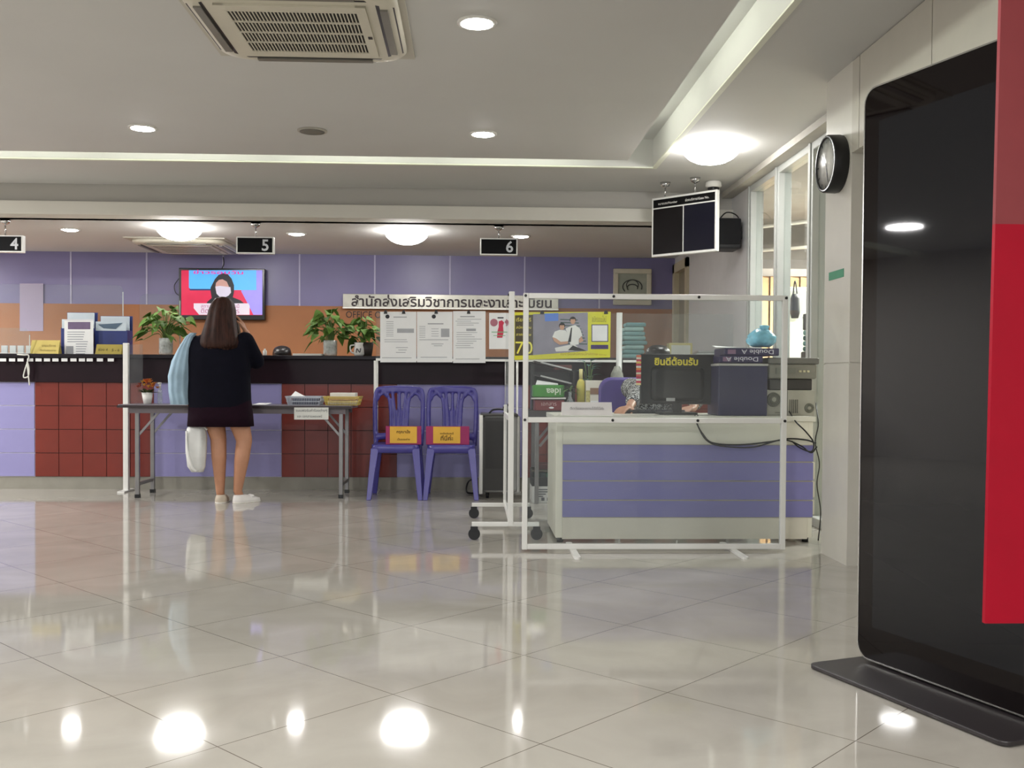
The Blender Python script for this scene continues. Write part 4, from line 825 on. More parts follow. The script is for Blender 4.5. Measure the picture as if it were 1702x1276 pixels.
cols = ['E0765A', 'E8D9C8', 'D14B5E', 'EBC46A', 'C93A5A', 'E8E2D8', 'E58A4A', 'C22C50', 'E9D7C2', 'D9605A', 'B92A5A', 'E9E2DA', 'D5485E', 'EDD9A0']
st = T('tab_strip', 'strip of red, white and orange sticky tabs on the edge of the monitor', 'sticky tabs', (a.x-.012, YM+.01, at(1060, 640, YM).z))
zt_, zb2 = at(1060, 590, YM).z, at(1060, 640, YM).z
for k, cc_ in enumerate(cols): st.part('tab', MB().box(a.x-.028, a.x+.002, YM-.003, YM-.0005, zt_-(zt_-zb2)*(k+1)/14+.001, zt_-(zt_-zb2)*k/14), mat(cc_, .6))
kb = T('keyboard', 'black keyboard on the service desk behind the monitor', 'keyboard', (at(1085, 690, 6.32).x, 6.36, ZD)); kx = at(1085, 690, 6.36).x
kb.part('body', MB().box(kx-.2, kx+.2, 6.29, 6.42, ZD, ZD+.018), BLACK, bev=.004)
kk = MB()
for r in range(4):
    for q in range(15): kk.boxc((kx-.185+q*.0264, 6.31+r*.03, ZD+.021), (.022, .025, .008))
kb.part('keys', kk, mat('26262A', .5))
a = at(1192, 604, 6.0); b = at(1272, 692, 6.0)
bx2 = T('storage_box', 'dark blue storage box standing right of the monitor', 'box', ((a.x+b.x)/2, 6.1, ZD))
bx2.part('body', MB().box(a.x, b.x, 5.96, 6.24, ZD, a.z-.012), mat('2F2E50', .45, var=.06, scale=4), bev=.006); bx2.part('rim', MB().box(a.x-.003, b.x+.003, 5.957, 6.243, a.z-.014, a.z), mat('B8B6B2', .5), bev=.002)
def tower(label, x0, x1, fanx, fanz, fr):
    a = at(x0, 648, 6.05); b = at(x1, 692, 6.05); t = T('computer_case', label, 'computer', ((a.x+b.x)/2, 6.2, ZD), group='computer cases lying on the desk')
    t.part('casing', MB().box(a.x, b.x, 6.05, 6.42, ZD, a.z), mat('A8A69C', .45, metal=.3), bev=.004)
    f = at(fanx, fanz, 6.05)
    def disc(r0, r1, y0, y1): return MB().loft([[(f.x+r*math.cos(2*PI*k/24), y, f.z+r*math.sin(2*PI*k/24)) for k in range(24)] for r, y in ((r0, y0), (r1, y1), (r1*.6, y1), (.002, y1))])
    g = t.part('fan', disc(fr, fr*.98, 6.05, 6.045), mat('54554B', .5)); t.part('hub', disc(fr*.4, fr*.35, 6.046, 6.04), mat('9C9C90', .4), parent=g)
    rg = MB()
    for q in (.5, .72, .9): rg.curve([(f.x+fr*q*math.cos(2*PI*k/16), 6.042, f.z+fr*q*math.sin(2*PI*k/16)) for k in range(17)], .0025, 4, 2)
    t.part('fan_guard', rg, mat('8D8E84', .4, metal=.6), parent=g)
    pt = MB()
    for k in range(5): pt.box(a.x+.012+k*.012 if x0 > 1300 else a.x+.06+k*.008, a.x+.018+k*.012 if x0 > 1300 else a.x+.064+k*.008, 6.047, 6.05, ZD+.015, ZD+.1 if x0 > 1300 else ZD+.022)
    t.part('slots', pt, mat('6B6A62', .5)); return t
tower('pale computer case with a large round fan, behind the dark blue box', 1273, 1307, 1286, 664, .045)
tower('pale computer case with a small fan at the right end of the desk', 1309, 1354, 1345, 678, .03)
a = at(1275, 594, 6.05); b = at(1356, 647, 6.05); zp = at(1275, 648, 6.05).z
pt = T('printer', 'grey desktop printer standing on the computer cases', 'printer', ((a.x+b.x)/2, 6.2, zp))
hp = a.z-zp
pt.part('body', MB().box(a.x+.02, b.x-.02, 6.06, 6.42, zp, zp+hp*.35), mat('3A3736', .4), bev=.006); pt.part('upper_body', MB().box(a.x, b.x, 6.03, 6.43, zp+hp*.35, zp+hp*.8), mat('7F7D74', .4), bev=.012)
pt.part('lid', MB().box(a.x+.0, b.x+.015, 6.03, 6.43, zp+hp*.8, zp+hp), mat('6E6D68', .4), bev=.01); pt.part('control_panel', MB().box(a.x+.05, a.x+.17, 6.022, 6.03, zp+hp*.5, zp+hp*.68), mat('75756C', .4))
bt = MB()
for k in range(3): bt.boxc((a.x+.2+.025*k, 6.024, zp+hp*.58), (.014, .01, .012))
pt.part('buttons', bt, mat('C9C2A0', .5))
# paper reams on the box, bag on top
zr = at(1192, 603, 6.0).z
def ream(label, x0, x1, z, h, y, tx, off):
    a = at(x0, 600, y); b = at(x1, 600, y); t = T('paper_ream', label, 'paper ream', ((a.x+b.x)/2, y+.12, z), group='reams of paper on the desk')
    t.part('wrap', MB().box(a.x, b.x, y, y+.26, z, z+h), mat('2B2350', .4, var=.08), bev=.005)
    t.part('lettering', MB().text(tx, (b.x-off, y-.0015, z+h*.8), width=.2, height=h*.6, u=(-1, 0, 0), v=(0, 0, -1), bold=.01), mat('D4D2DE', .5), label='upside down white lettering')
    t.part('end_flash', MB().box(a.x+.02, a.x+.07, y-.001, y+.001, z+h*.2, z+h*.8), mat('8A6A86', .5)); return z+h
z1 = ream('lower ream of printer paper lying on the dark blue box', 1196, 1268, zr+.001, .045, 5.99, 'Double A', .03)
z2 = ream('upper ream of printer paper below the blue plastic bag', 1204, 1295, z1+.001, .045, 6.0, 'Double A', .035)
a = at(1190, 577, 6.02)
solo('curled_paper', MB().add([(a.x, 6.01, z2+.002), (a.x+.24, 6.01, z2+.002), (a.x+.24, 6.2, z2+.006), (a.x+.02, 6.2, z2+.018), (a.x+.0, 6.01, z2+.005), (a.x+.24, 6.01, z2+.005), (a.x+.24, 6.2, z2+.009), (a.x+.02, 6.2, z2+.021)], [(0, 3, 2, 1), (4, 5, 6, 7), (0, 1, 5, 4), (1, 2, 6, 5), (2, 3, 7, 6), (3, 0, 4, 7)]), PAPER, 'curled white sheet lying on the upper paper ream', 'paper')
p = at(1266, 577, 6.12); random.seed(8)
bg = MB(); rr_ = []
for i in range(13):
    t = i/12; q = math.sin(PI*min(1, .12+t*.88))**.6; rad = .1*q*(1-.18*t)
    rr_.append([(p.x+rad*(1+random.uniform(-.1, .1))*math.cos(2*PI*k/22), 6.13+rad*(1+random.uniform(-.1, .1))*math.sin(2*PI*k/22), z2+.01+.125*t+random.uniform(-.004, .004)) for k in range(22)])
bg.loft(rr_); bg.loft([[(p.x+.012+rq*(1+.35*math.sin(k*2.1))*math.cos(2*PI*k/14), 6.11+rq*(1+.3*math.sin(k*1.7))*math.sin(2*PI*k/14), z2+zq_) for k in range(14)] for rq, zq_ in ((.03, .115), (.018, .128), (.034, .142), (.012, .15))])
solo('plastic_bag', bg, mat('7FC3DC', .25, var=.2, scale=25, bump=.5), 'crumpled light blue plastic bag on top of the paper reams', 'bag', sub=1)
# cables
def cab(label, pts, y, r=.006): solo('cable', MB().curve([at(px_, py_, y if len(q) == 2 else q[2]) for q in pts for px_, py_ in [q[:2]]], r, 6, 10), BLACK, label, 'cable', group='black cables over the desk front')
cab('upper black cable drooping across the front of the service desk', [(1160, 690, 5.9), (1158, 702, 5.845), (1168, 721), (1185, 736), (1230, 739), (1280, 734), (1310, 729), (1340, 731), (1356, 736)], 5.845, .005)
cab('lower black cable drooping across the front of the service desk', [(1155, 690, 5.91), (1160, 708, 5.84), (1175, 732), (1200, 741), (1250, 743), (1300, 731), (1330, 740), (1348, 752), (1358, 742)], 5.835, .0045)
cab('black cable running from the right computer case down the desk corner', [(1312, 684, 6.04), (1322, 700, 5.85), (1340, 718), (1352, 735), (1349, 750), (1330, 744), (1316, 733)], 5.825, .0045)
cab('thin black cable hanging at the far right end of the desk', [(1356, 670, 6.1), (1360, 705), (1355, 735), (1362, 770), (1358, 805), (1364, 850), (1360, 898)], 5.95, .0038)
solo('white_cable', MB().curve([(x, y, .006) for x, y in ((.9, 5.72), (1.02, 5.78), (1.12, 5.70), (1.2, 5.76), (1.24, 5.9))], .005), WHITE, 'thin white cable lying on the floor under the service desk', 'cable')
# side table with clutter
SX0, SX1, SY_0, SY_1 = .44, 1.1, 7.72, 8.28; ZS = .735
sdt = T('side_table', 'dark topped folding table behind the left end of the service desk', 'table', ((SX0+SX1)/2, 8.0, 0))
sdt.part('tabletop', MB().box(SX0, SX1, SY_0, SY_1, ZS-.05, ZS), mat('3B3536', .4), bev=.004)
for x in (SX0+.07, SX1-.06):
    for y in (SY_0+.04, SY_1-.04): sdt.part('leg', MB().box(x-.016, x+.016, y-.016, y+.016, 0, ZS-.05), LG, bev=.003)
for y in (SY_0+.04, SY_1-.04): sdt.part('brace', MB().bar((SX0+.09, y-.02, ZS-.28), (SX0+.27, y-.02, ZS-.06), .02, .012), LG)
YQ = 7.76
def qbox(name, label, cat, x0, x1, z0, h, y, dep, m, bev=.004, grp=None):
    a = at(x0, 700, y).x; b = at(x1, 700, y).x; t = T(name, label, cat, ((a+b)/2, y+dep/2, z0), group=grp); return t, a, b
t, a, b = qbox('red_box', 'dark red box under the green wrapped paper', 'box', 889, 938, ZS, .08, YQ, .2, None)
t.part('body', MB().box(a, b, YQ, YQ+.22, ZS, ZS+.085), mat('7B2A2E', .45, var=.08), bev=.006); t.part('lettering', MB().text('เอกสาร', (a+.05, YQ-.0015, ZS+.04), width=.12), mat('C9A9A6', .6)); t.part('oval_mark', MB().slab([(0, 0), (1e-3, 0), (0, 1e-3)], 0, 1e-3) if False else MB().prism([(a+.13+.02*math.cos(2*PI*k/12), ZS+.024+.008*math.sin(2*PI*k/12)) for k in range(12)], YQ-.0015, YQ), PAPER)
zg = ZS+.087
solo('white_wrapper', MB().loft([[(a-.02+(b-a+.03)*u_, YQ-.012+.2*v_, zg+.004*math.sin(9*u_+5*v_)+.004+dz) for u_, v_ in ((0, 0), (.35, -.02), (.7, .02), (1, 0), (1, 1), (0, 1))] for dz in (0, .012)], smooth=False), mat('D6D4CC', .6), 'torn white wrapper between the red box and the green ream', 'wrapper')
t, a, b = qbox('green_ream', 'bright green wrapped ream of paper on the side table', 'paper ream', 886, 938, zg+.02, .1, YQ, .2, None)
t.part('wrap', MB().box(a, b, YQ, YQ+.2, zg+.02, zg+.115), mat('3E8A2E', .4, var=.12), bev=.01); t.part('lettering', MB().text('idea', (b-.03, YQ-.0015, zg+.09), width=.115, u=(-1, 0, 0), v=(0, 0, -1), bold=.02), mat('D9E4CC', .5), label='upside down white lettering')
solo('white_sheets', MB().add([(a+.02, YQ+.02, zg+.117), (b-.05, YQ+.02, zg+.117), (b-.04, YQ+.16, zg+.125), (a+.04, YQ+.16, zg+.15), (a+.02, YQ+.02, zg+.121), (b-.05, YQ+.02, zg+.121), (b-.04, YQ+.16, zg+.129), (a+.04, YQ+.16, zg+.154)], [(0, 3, 2, 1), (4, 5, 6, 7), (0, 1, 5, 4), (1, 2, 6, 5), (2, 3, 7, 6), (3, 0, 4, 7)]), PAPER, 'white sheets curling on top of the green ream', 'papers')
# letter tray behind
YL = 8.0; a = at(884, 650, YL); b = at(956, 650, YL)
lt = T('letter_tray', 'black three tier letter tray with slanting shelves on the side table', 'tray', ((a.x+b.x)/2, 8.12, ZS)); zt3 = at(900, 605, YL).z
lt.part('frame', MB().box(a.x, a.x+.02, YL, YL+.24, ZS, zt3).box(b.x-.02, b.x, YL, YL+.24, ZS, zt3-.05).box(a.x+.02, b.x-.02, YL+.22, YL+.24, ZS, zt3-.06), mat('1C191A', .4))
for k, z in enumerate((.12, .23, .34)):
    s_ = MB(); za, zc = ZS+z+.045, ZS+z-.03
    s_.add([(a.x+.02, YL, za), (b.x-.02, YL, zc), (b.x-.02, YL+.22, zc), (a.x+.02, YL+.22, za), (a.x+.02, YL, za+.014), (b.x-.02, YL, zc+.014), (b.x-.02, YL+.22, zc+.014), (a.x+.02, YL+.22, za+.014)], [(0, 3, 2, 1), (4, 5, 6, 7), (0, 1, 5, 4), (1, 2, 6, 5), (2, 3, 7, 6), (3, 0, 4, 7)])
    sh_ = lt.part('shelf', s_, mat('332B2C', .4))
    if k: lt.part('pale_lip', MB().bar((a.x+.07, YL-.004, za+.012-.01), (b.x-.03, YL-.004, zc+.016), .012, .006), mat('BDBDBC', .4), parent=sh_)
p = at(921, 606, 8.05)
solo('maroon_folder', MB().box(p.x-.0, p.x+.14, 8.0, 8.2, zt3-.045, zt3-.005), mat('5A2A26', .5), 'maroon folder on top of the black letter tray', 'folder', bev=.003)
p = at(941, 672, 7.62+.14)
jr = T('glass_bottle', 'small clear glass bottle with a sprig on the side table', 'bottle', (p.x+.03, 7.75, ZS)); jx = p.x+.03
jr.part('glass', MB().lathe([(.03, 0), (.032, .01), (.03, .07), (.012, .11), (.014, .15), (.011, .15), (.01, .11), (.002, .01)], (jx, 7.76, ZS)), clear('bottle_plastic', (.8, .85, .88), .25))
random.seed(31); sg = MB()
for k in range(9): a_ = random.uniform(0, 2*PI); leaf(sg, (jx+.01*math.cos(a_), 7.76, ZS+.14+.006*k), (math.cos(a_), .3*math.sin(a_)-.2, random.uniform(-.1, .5)), .08, .03, .4)
sg.curve([(jx, 7.76, ZS+.02), (jx, 7.76, ZS+.12), (jx+.01, 7.76, ZS+.2)], .003); jr.part('sprig', sg, mat('5E7F46', .5, var=.3))
YE = 7.8; a = at(965, 690, YE); 
yp = T('pump_bottle', 'yellow bottle with a tall pale neck beside the white picture box', 'bottle', (a.x, YE, ZS))
yp.part('body', MB().loft([ring(a.x, YE, ZS+z, rx, ry, 20, 3) for z, rx, ry in ((0, .03, .03), (.2, .034, .03), (.235, .026, .024), (.25, .013, .013))]), mat('C9BE58', .35, var=.1)); yp.part('neck', MB().cyl((a.x, YE, ZS+.25), (a.x, YE, at(965, 613, YE).z), .014), mat('D6CD8E', .5))
a = at(969, 690, 7.76); b = at(998, 632, 7.76)
wb = T('picture_box', 'white box with a brown print beside the yellow bottle', 'box', ((a.x+b.x)/2+.02, 7.78, ZS)); wb.part('body', MB().box(a.x+.02, b.x+.02, 7.76, 7.86, ZS, b.z), mat('D9D4C6', .5), bev=.003)
wb.part('brown_print', MB().box(a.x+.055, b.x+.005, 7.757, 7.76, b.z-.11, b.z-.06), mat('8A6A52', .6)); wb.part('pale_spot', MB().box(a.x+.06, b.x, 7.757, 7.76, b.z-.2, b.z-.16), PAPER); wb.part('leafy_print', MB().box(a.x+.022, a.x+.055, 7.757, 7.76, ZS+.02, b.z-.08), mat('B9B06E', .6, var=.3, scale=60))
p = at(1003, 690, 7.8); solo('yellow_box', MB().box(p.x, p.x+.045, 7.8, 7.9, ZS, ZS+.15), mat('CFC050', .5), 'narrow yellow carton right of the white picture box', 'box', bev=.003)
p = at(977, 690, 8.0); gp = T('sprouting_plant', 'small leafy cutting behind the white picture box', 'plant', (p.x, 8.0, ZS)); gp.part('pot', MB().lathe([(.04, 0), (.05, .09), (.046, .09), (.002, .07)], (p.x, 8.0, ZS)), mat('5A5650', .5)); sg = MB(); st = MB()
for k in range(12): a_ = random.uniform(0, 2*PI); hz = random.uniform(.12, .32); leaf(sg, (p.x+.04*math.cos(a_), 8.0+.03*math.sin(a_), ZS+.08+hz), (math.cos(a_), math.sin(a_), .4), .09, .04, .3); st.curve([(p.x, 8.0, ZS+.07), (p.x+.02*math.cos(a_), 8.0, ZS+.08+hz*.6), (p.x+.04*math.cos(a_), 8.0+.03*math.sin(a_), ZS+.08+hz)], .003, 5, 4)
gp.part('leaves', sg, mat('4E7F78', .5, var=.3)); gp.part('stems', st, mat('5E7A3A', .5))
p = at(1015, 690, 8.1); solo('grey_package', MB().loft([ring(p.x+.05, 8.1, ZS+z, rx, .04, 12, 3) for z, rx in ((0, .06), (.2, .065), (.3, .05), (.36, .02))]), mat('9C9E94', .4, var=.2, scale=30), 'crinkled grey package at the right end of the side table', 'package')
# under the side table
YU = 7.80
a = at(884, 835, YU); b = at(926, 808, YU)
w1 = T('carton', 'white printed carton on the floor under the side table', 'carton', ((a.x+b.x)/2+.06, YU+.15, 0), group='boxes under the side table'); hw = b.z
w1.part('body', MB().box(a.x, b.x+.12, YU, YU+.3, 0, hw), mat('D2D2CE', .6), bev=.004)
u = MB()
for k in range(4): u.box(a.x+.03, a.x+.15-.02*k, YU-.0015, YU, hw-.03-.018*k, hw-.022-.018*k)
for k in range(4): u.box(a.x+.03+.045*k, a.x+.055+.045*k, YU-.0015, YU, .02, .045)
w1.part('print', u, mat('55565A', .7))
w2 = T('book_crate', 'black crate of green books stacked on the white carton', 'crate', ((a.x+b.x)/2+.06, YU+.15, hw), group='boxes under the side table'); hc = at(900, 781, YU).z
cr = MB(); cr.box(a.x, b.x+.12, YU, YU+.012, hw, hw+.07).box(a.x, b.x+.12, YU+.268, YU+.28, hw, hc).box(a.x, a.x+.012, YU+.012, YU+.268, hw, hc).box(b.x+.108, b.x+.12, YU+.012, YU+.268, hw, hc).box(a.x+.012, b.x+.108, YU+.012, YU+.268, hw, hw+.01)
w2.part('crate', cr, mat('17181A', .5)); w2.part('rim', MB().box(a.x-.004, b.x+.124, YU-.004, YU, hc-.012, hc), mat('5A5648', .5))
for k in range(6): solo('green_book', MB().box(a.x+.018+.047*k, a.x+.06+.047*k, YU+.02, YU+.2, hw+.012, hc-.02-.004*(k % 3)), mat(('1F4A3C', '24363A', '2A5A48')[k % 3], .5), 'green backed book in the black crate, %s from the left' % ('first', 'second', 'third', 'fourth', 'fifth', 'last')[k], 'book', group='green books in the crate')
solo('maroon_binder', MB().box(a.x+.05, b.x+.08, YU+.03, YU+.22, hc+.001, hc+.045), mat('4A1C22', .5), 'dark maroon binder lying on the black crate', 'binder', bev=.006)
# purple office chair behind the desk
oc = T('office_chair', 'purple padded office chair behind the service desk', 'chair', (1.20, 7.0, 0)); ox, oy = 1.20, 7.0
zct = at(1035, 627, 7.25).z
bk = MB().loft([[(ox+x*s, oy+.24+dy, .70+z*s) for x, z in rrect(-.27, .27, -.25, zct-.70, .09)] for s, dy in ((.94, -.03), (1, -.015), (1, .02), (.94, .04))])
oc.part('backrest', bk, mat('4E3F8C', .4, var=.06), bev=.004); oc.part('seat', MB().loft([[(ox+x*s, oy+y*s, z) for x, y in rrect(-.24, .24, -.22, .22, .08)] for s, z in ((.92, .42), (1, .44), (1, .49), (.95, .5))]), mat('4E3F8C', .4, var=.06))
oc.part('column', MB().cyl((ox, oy, .08), (ox, oy, .43), .03), BLACK); oc.part('back_bar', MB().bar((ox, oy+.1, .42), (ox, oy+.27, .42), .05, .02, (0, 0, 1)).bar((ox, oy+.275, .41), (ox, oy+.275, .6), .05, .02), BLACK)
for k in range(5):
    q = 2*PI*k/5+.3; l_ = oc.part('base_arm', MB().bar((ox, oy, .085), (ox+.27*math.cos(q), oy+.27*math.sin(q), .07), .035, .025, (0, 0, 1)), BLACK)
    oc.part('castor', MB().ball((ox+.27*math.cos(q), oy+.27*math.sin(q), .03), .03, n=12), BLACK, parent=l_)

# ------------------------------------------------------------------ office behind the glass
bl = MB(); YV = 10.6
for k in range(34):
    x = PX+.2+k*.11; M = Matrix.Translation((x, YV, 0)) @ Matrix.Rotation(R(18), 4, 'Z'); bl.box(-.056, .056, -.002, .002, .05, 2.12, M)
vb = T('vertical_blind', 'beige vertical blind along the far office wall behind the glass', 'blind', (4.1, YV, .05)); vb.part('slats', bl, mat('CFA97F', .6, var=.05)); vb.part('head_rail', MB().box(PX+.14, 6.0, YV-.04, YV+.06, 2.12, 2.2), mat('8D8681', .5))
for i, (za, zb_) in enumerate(((2.3, 2.42), (2.45, 2.62))):
    solo('conduit', MB().cyl((PX+.15, 10.2-.6*i, za), (6.0, 8.6-1.2*i, zb_), .018, n=8), mat('C9C7C2', .5), ('lower white conduit slanting under the office ceiling', 'upper white conduit slanting under the office ceiling')[i], 'pipe', group='white pipes in the office')
q = at(1323, 600, 9.0)
lk = T('locker', 'tall pale locker behind the glazed partition', 'locker', (q.x, 9.2, 0)); lk.part('body', MB().box(q.x-.08, q.x+.32, 9.0, 9.4, 0, 1.85), mat('D3DCCB', .4), bev=.006); lk.part('door', MB().box(q.x-.07, q.x+.31, 8.985, 9.0, .05, 1.82), mat('D9E0D2', .4), bev=.003); lk.part('handle', MB().box(q.x+.26, q.x+.275, 8.97, 8.985, .95, 1.1), CHROME)
q = at(1324, 528, 8.9)
hb = T('hanging_bag', 'dark bag hanging on the pale locker door', 'bag', (q.x, 8.95, q.z)); hb.part('body', MB().loft([ring(q.x, 8.95, q.z+z, rx, .025, 14, 3) for z, rx in ((0, .03), (.05, .045), (.18, .04), (.22, .025))]), mat('22262A', .6)); hb.part('strap', MB().curve([(q.x-.02, 8.95, q.z+.21), (q.x, 8.955, q.z+.34), (q.x+.02, 8.95, q.z+.21)], .006), BLACK)
q0 = at(1358, 600, 6.9); q1 = at(1382, 600, 6.9); 
cb = T('steel_cabinet', 'dark grey cabinet behind the glass next to the cream pillar', 'cabinet', (q0.x+.2, 7.1, 0)); xx = q0.x+.005
cb.part('body', MB().box(xx, xx+.5, 6.95, 7.4, 0, .98), mat('45454B', .4), bev=.005); cb.part('door', MB().box(xx+.02, xx+.24, 6.935, 6.95, .08, .94), mat('4E4E54', .4)); cb.part('door', MB().box(xx+.26, xx+.48, 6.935, 6.95, .08, .94), mat('4E4E54', .4))
zc2 = .98
bxx = T('black_case', 'black case lying on the grey cabinet behind the glass', 'case', (xx+.2, 7.1, zc2)); zq = at(1366, 582, 6.95).z; bxx.part('body', MB().box(xx+.01, xx+.4, 6.97, 7.3, zc2, zq), mat('1E1E24', .5), bev=.01); bxx.part('latch', MB().box(xx+.05, xx+.09, 6.962, 6.97, zc2+.08, zc2+.11), CHROME)
z_ = zq
for k in range(4):
    h_ = (at(1366, 545, 6.95).z-zq)/4; solo('folded_towel', MB().boxc((xx+.2, 7.12, z_+h_/2), (.38, .28, h_-.003)), mat(('3F6B6C', '6F9A9A', '345A5E', '85ABA8')[k], .85, bump=.3), 'teal folded towel on the black case beside the pillar, %s' % ('bottom one', 'second from bottom', 'second from top', 'top one')[k], 'towel', group='teal folded towels', bev=.012); z_ += h_
zz2 = at(1366, 517, 6.95).z
mc = T('dark_box', 'dark grey box on the teal towels beside the pillar', 'box', (xx+.2, 7.12, z_)); mc.part('body', MB().box(xx+.01, xx+.39, 6.98, 7.26, z_, zz2), mat('3C3C42', .5), bev=.006); mc.part('lid_seam', MB().box(xx+.008, xx+.392, 6.977, 7.262, zz2-.03, zz2-.024), BLACK)
q = at(1365, 505, 7.0)
fn = T('desk_fan', 'small round dark fan on the dark box by the pillar', 'fan', (xx+.06, 7.1, zz2)); fn.part('base', MB().lathe([(.05, 0), (.05, .01), (.01, .02), (.008, .05)], (xx+.06, 7.1, zz2)), BLACK); fn.part('guard', MB().cyl((xx+.06, 7.07, zz2+.09), (xx+.06, 7.11, zz2+.09), .06, n=24), mat('4A4238', .4))
area('office_lamp_light_2', (3.6, 7.0, 2.62), .4, 45)

# ------------------------------------------------------------------ people
def hand(mb, wpos, d, n, s, curl=.5, sc=1.0, spread=1.0):
    """palm, four unequal bent fingers and a side thumb; d towards the fingertips, n out of the palm, s towards the thumb"""
    wpos, d, n, s = Vector(wpos), Vector(d).normalized(), Vector(n).normalized(), Vector(s).normalized()
    for k, off in enumerate((.030, .010, -.010, -.029)):
        kn = wpos + d*(.085*sc) + s*(off*sc); mb.cap(wpos+s*(off*.55*sc)+d*.008, kn, .0165*sc, .0125*sc, 8)
        L = (.040, .045, .042, .033)[k]*sc; p = kn; dd = d.copy() + s*(off*2.2*spread); dd.normalize()
        for j, (fr, r0, r1) in enumerate(((1, .0105, .0095), (.68, .0095, .0088), (.52, .0088, .0075))):
            dd = (dd*math.cos(curl*(.7, 1, .8)[j]) + n*math.sin(curl*(.7, 1, .8)[j])).normalized(); q = p + dd*(L*fr); mb.cap(p, q, r0*sc, r1*sc, 8); p = q
    tb = wpos + d*(.02*sc) + s*(.022*sc); t1 = tb + (s*.75+d*.75+n*.25).normalized()*(.042*sc); t2 = t1 + (s*.25+d+n*.4).normalized()*(.032*sc); t3 = t2 + (d+n*.5).normalized()*(.025*sc)
    mb.cap(tb, t1, .015*sc, .012*sc, 8); mb.cap(t1, t2, .012*sc, .010*sc, 8); mb.cap(t2, t3, .010*sc, .008*sc, 8)
def head(mb, c, f, tilt=0.0, s=1.0):
    """head with brow, nose, lips, chin and ears, looking along the flat direction f"""
    f = Vector(f).normalized(); M = Matrix.Translation(c) @ Matrix.Rotation(math.atan2(f.x, -f.y), 4, 'Z') @ Matrix.Rotation(tilt, 4, 'X')   # local front is -y
    rings = []
    for i in range(17):
        t = i/16; z = -.115+.23*t; q = math.sqrt(max(0, 1-((z)/.116)**2)); wx = .074*q; wy = .094*q
        if z < 0: wx *= 1-.22*(-z/.115); 
        r = []
        for k in range(28):
            a = 2*PI*k/28; x, y = wx*math.cos(a), wy*math.sin(a)
            if y < 0 and z < 0: y -= .012*(-z/.115)*(abs(math.sin(a))**3)
            if y > 0 and z < -.03: y *= 1-.45*min(1, (-z-.03)/.08)
            fr = max(0, -math.sin(a))
            if abs(x) < .02 and fr > .9 and -.035 < z < .02: y -= .017*(1-abs(x)/.02)*(1-min(1, abs(z+.022)/.04))
            if .015 < abs(x) < .05 and fr > .6 and abs(z-.012) < .012: y += .006
            r.append(M @ Vector((x*s, y*s, z*s)))
        rings.append(r)
    mb.loft(rings)
    for sx in (-1, 1): mb.ball((0, 0, 0), .009*s, .02*s, .03*s, 10, M=M @ Matrix.Translation((sx*.075*s, .008, -.005)))
    for z, w_3 in ((-.062, .022), (-.070, .02)): mb.ball((0, 0, 0), w_3*s, .008*s, .005*s, 10, M=M @ Matrix.Translation((0, -.088*s, z*s)))
    return M
def eyes(t, M, body, s=1.0):
    for sx in (-1, 1):
        t.part('eye', MB().ball((0, 0, 0), .012*s, .006*s, .006*s, 10, M=M @ Matrix.Translation((sx*.031*s, -.076*s, .012*s))), mat('2A2220', .2), parent=body)
        t.part('eyebrow', MB().ball((0, 0, 0), .018*s, .005*s, .003*s, 10, M=M @ Matrix.Translation((sx*.031*s, -.083*s, .032*s))), mat('1E1817', .6), parent=body)

# standing person at the folding table, seen from behind
PYW = 7.82; pc_ = atz(384, 834, 0); wx0 = at(384, 834, PYW).x
def W(px_, py_, dy=0.0): return at(px_, py_, PYW+dy)
wo = T('person', 'standing person in a dark navy jacket and skirt, long brown hair, phone at the ear', 'person', (wx0, PYW, 0))
wb_ = MB()
hd_c = W(371, 524, .03)
Mw = head(wb_, hd_c, (.12, 1, 0), .12)
nk = W(368, 560, .0); wb_.limb([hd_c+Vector((0, -.02, -.08)), nk, W(366, 585)], [.05, .055, .09])
# trunk
wb_.loft([ring(W(p_, y_).x, PYW, W(p_, y_).z, rx, ry, 24, 2.3) for p_, y_, rx, ry in ((366, 705, .14, .10), (366, 680, .19, .125), (366, 650, .175, .12), (366, 625, .15, .105), (366, 595, .17, .11), (366, 572, .19, .09), (367, 562, .13, .06))])
fl_l, fl_r = W(365, 826), W(396, 822)
LK, RK = W(363, 732, .0), W(406, 735, .0)
wb_.limb([W(354, 690), LK+Vector((0, 0, .02)), W(364, 760, -.02), W(366, 815, .0)], [.088, .062, .058, .034]); wb_.limb([W(394, 690), RK+Vector((0, 0, .02)), W(402, 762, -.02), W(395, 815, .0)], [.088, .062, .058, .034])
wb_.limb([W(366, 815), W(367, 828, .04), W(369, 831, .13)], [.034, .03, .022]); wb_.limb([W(395, 815), W(400, 828, .03), W(412, 831, .07)], [.034, .03, .022])
# right arm up to the ear, left arm down to the bag
rs, re_, rh = W(409, 566), W(425, 598, .12), W(409, 553, .16)
wb_.limb([rs, re_, rh], [.055, .042, .028]); hand(wb_, rh, Vector((-.35, -.1, 1)), Vector((-.9, -.2, -.1)), Vector((0, -1, .2)), .5)
ls_0, le_, lh = W(322, 570), W(306, 630, .02), W(322, 684, -.02)
wb_.limb([ls_0, le_, lh], [.055, .042, .028]); hand(wb_, lh, Vector((.15, 0, -1)), Vector((.9, -.3, 0)), Vector((.1, -1, -.1)), 1.0)
bodyw = wo.part('body', wb_, SKIN, rem=.0065, smooth=3)
eyes(wo, Mw, bodyw)
jk = MB()
jk.loft([ring(W(p_, y_).x, PYW+.0, W(p_, y_).z, rx, ry, 40, 2.6) for p_, y_, rx, ry in ((366, 679, .238, .165), (365, 660, .24, .165), (365, 630, .235, .155), (364, 600, .238, .15), (364, 580, .235, .14), (364, 566, .21, .115), (365, 557, .15, .085), (367, 551, .09, .07))])
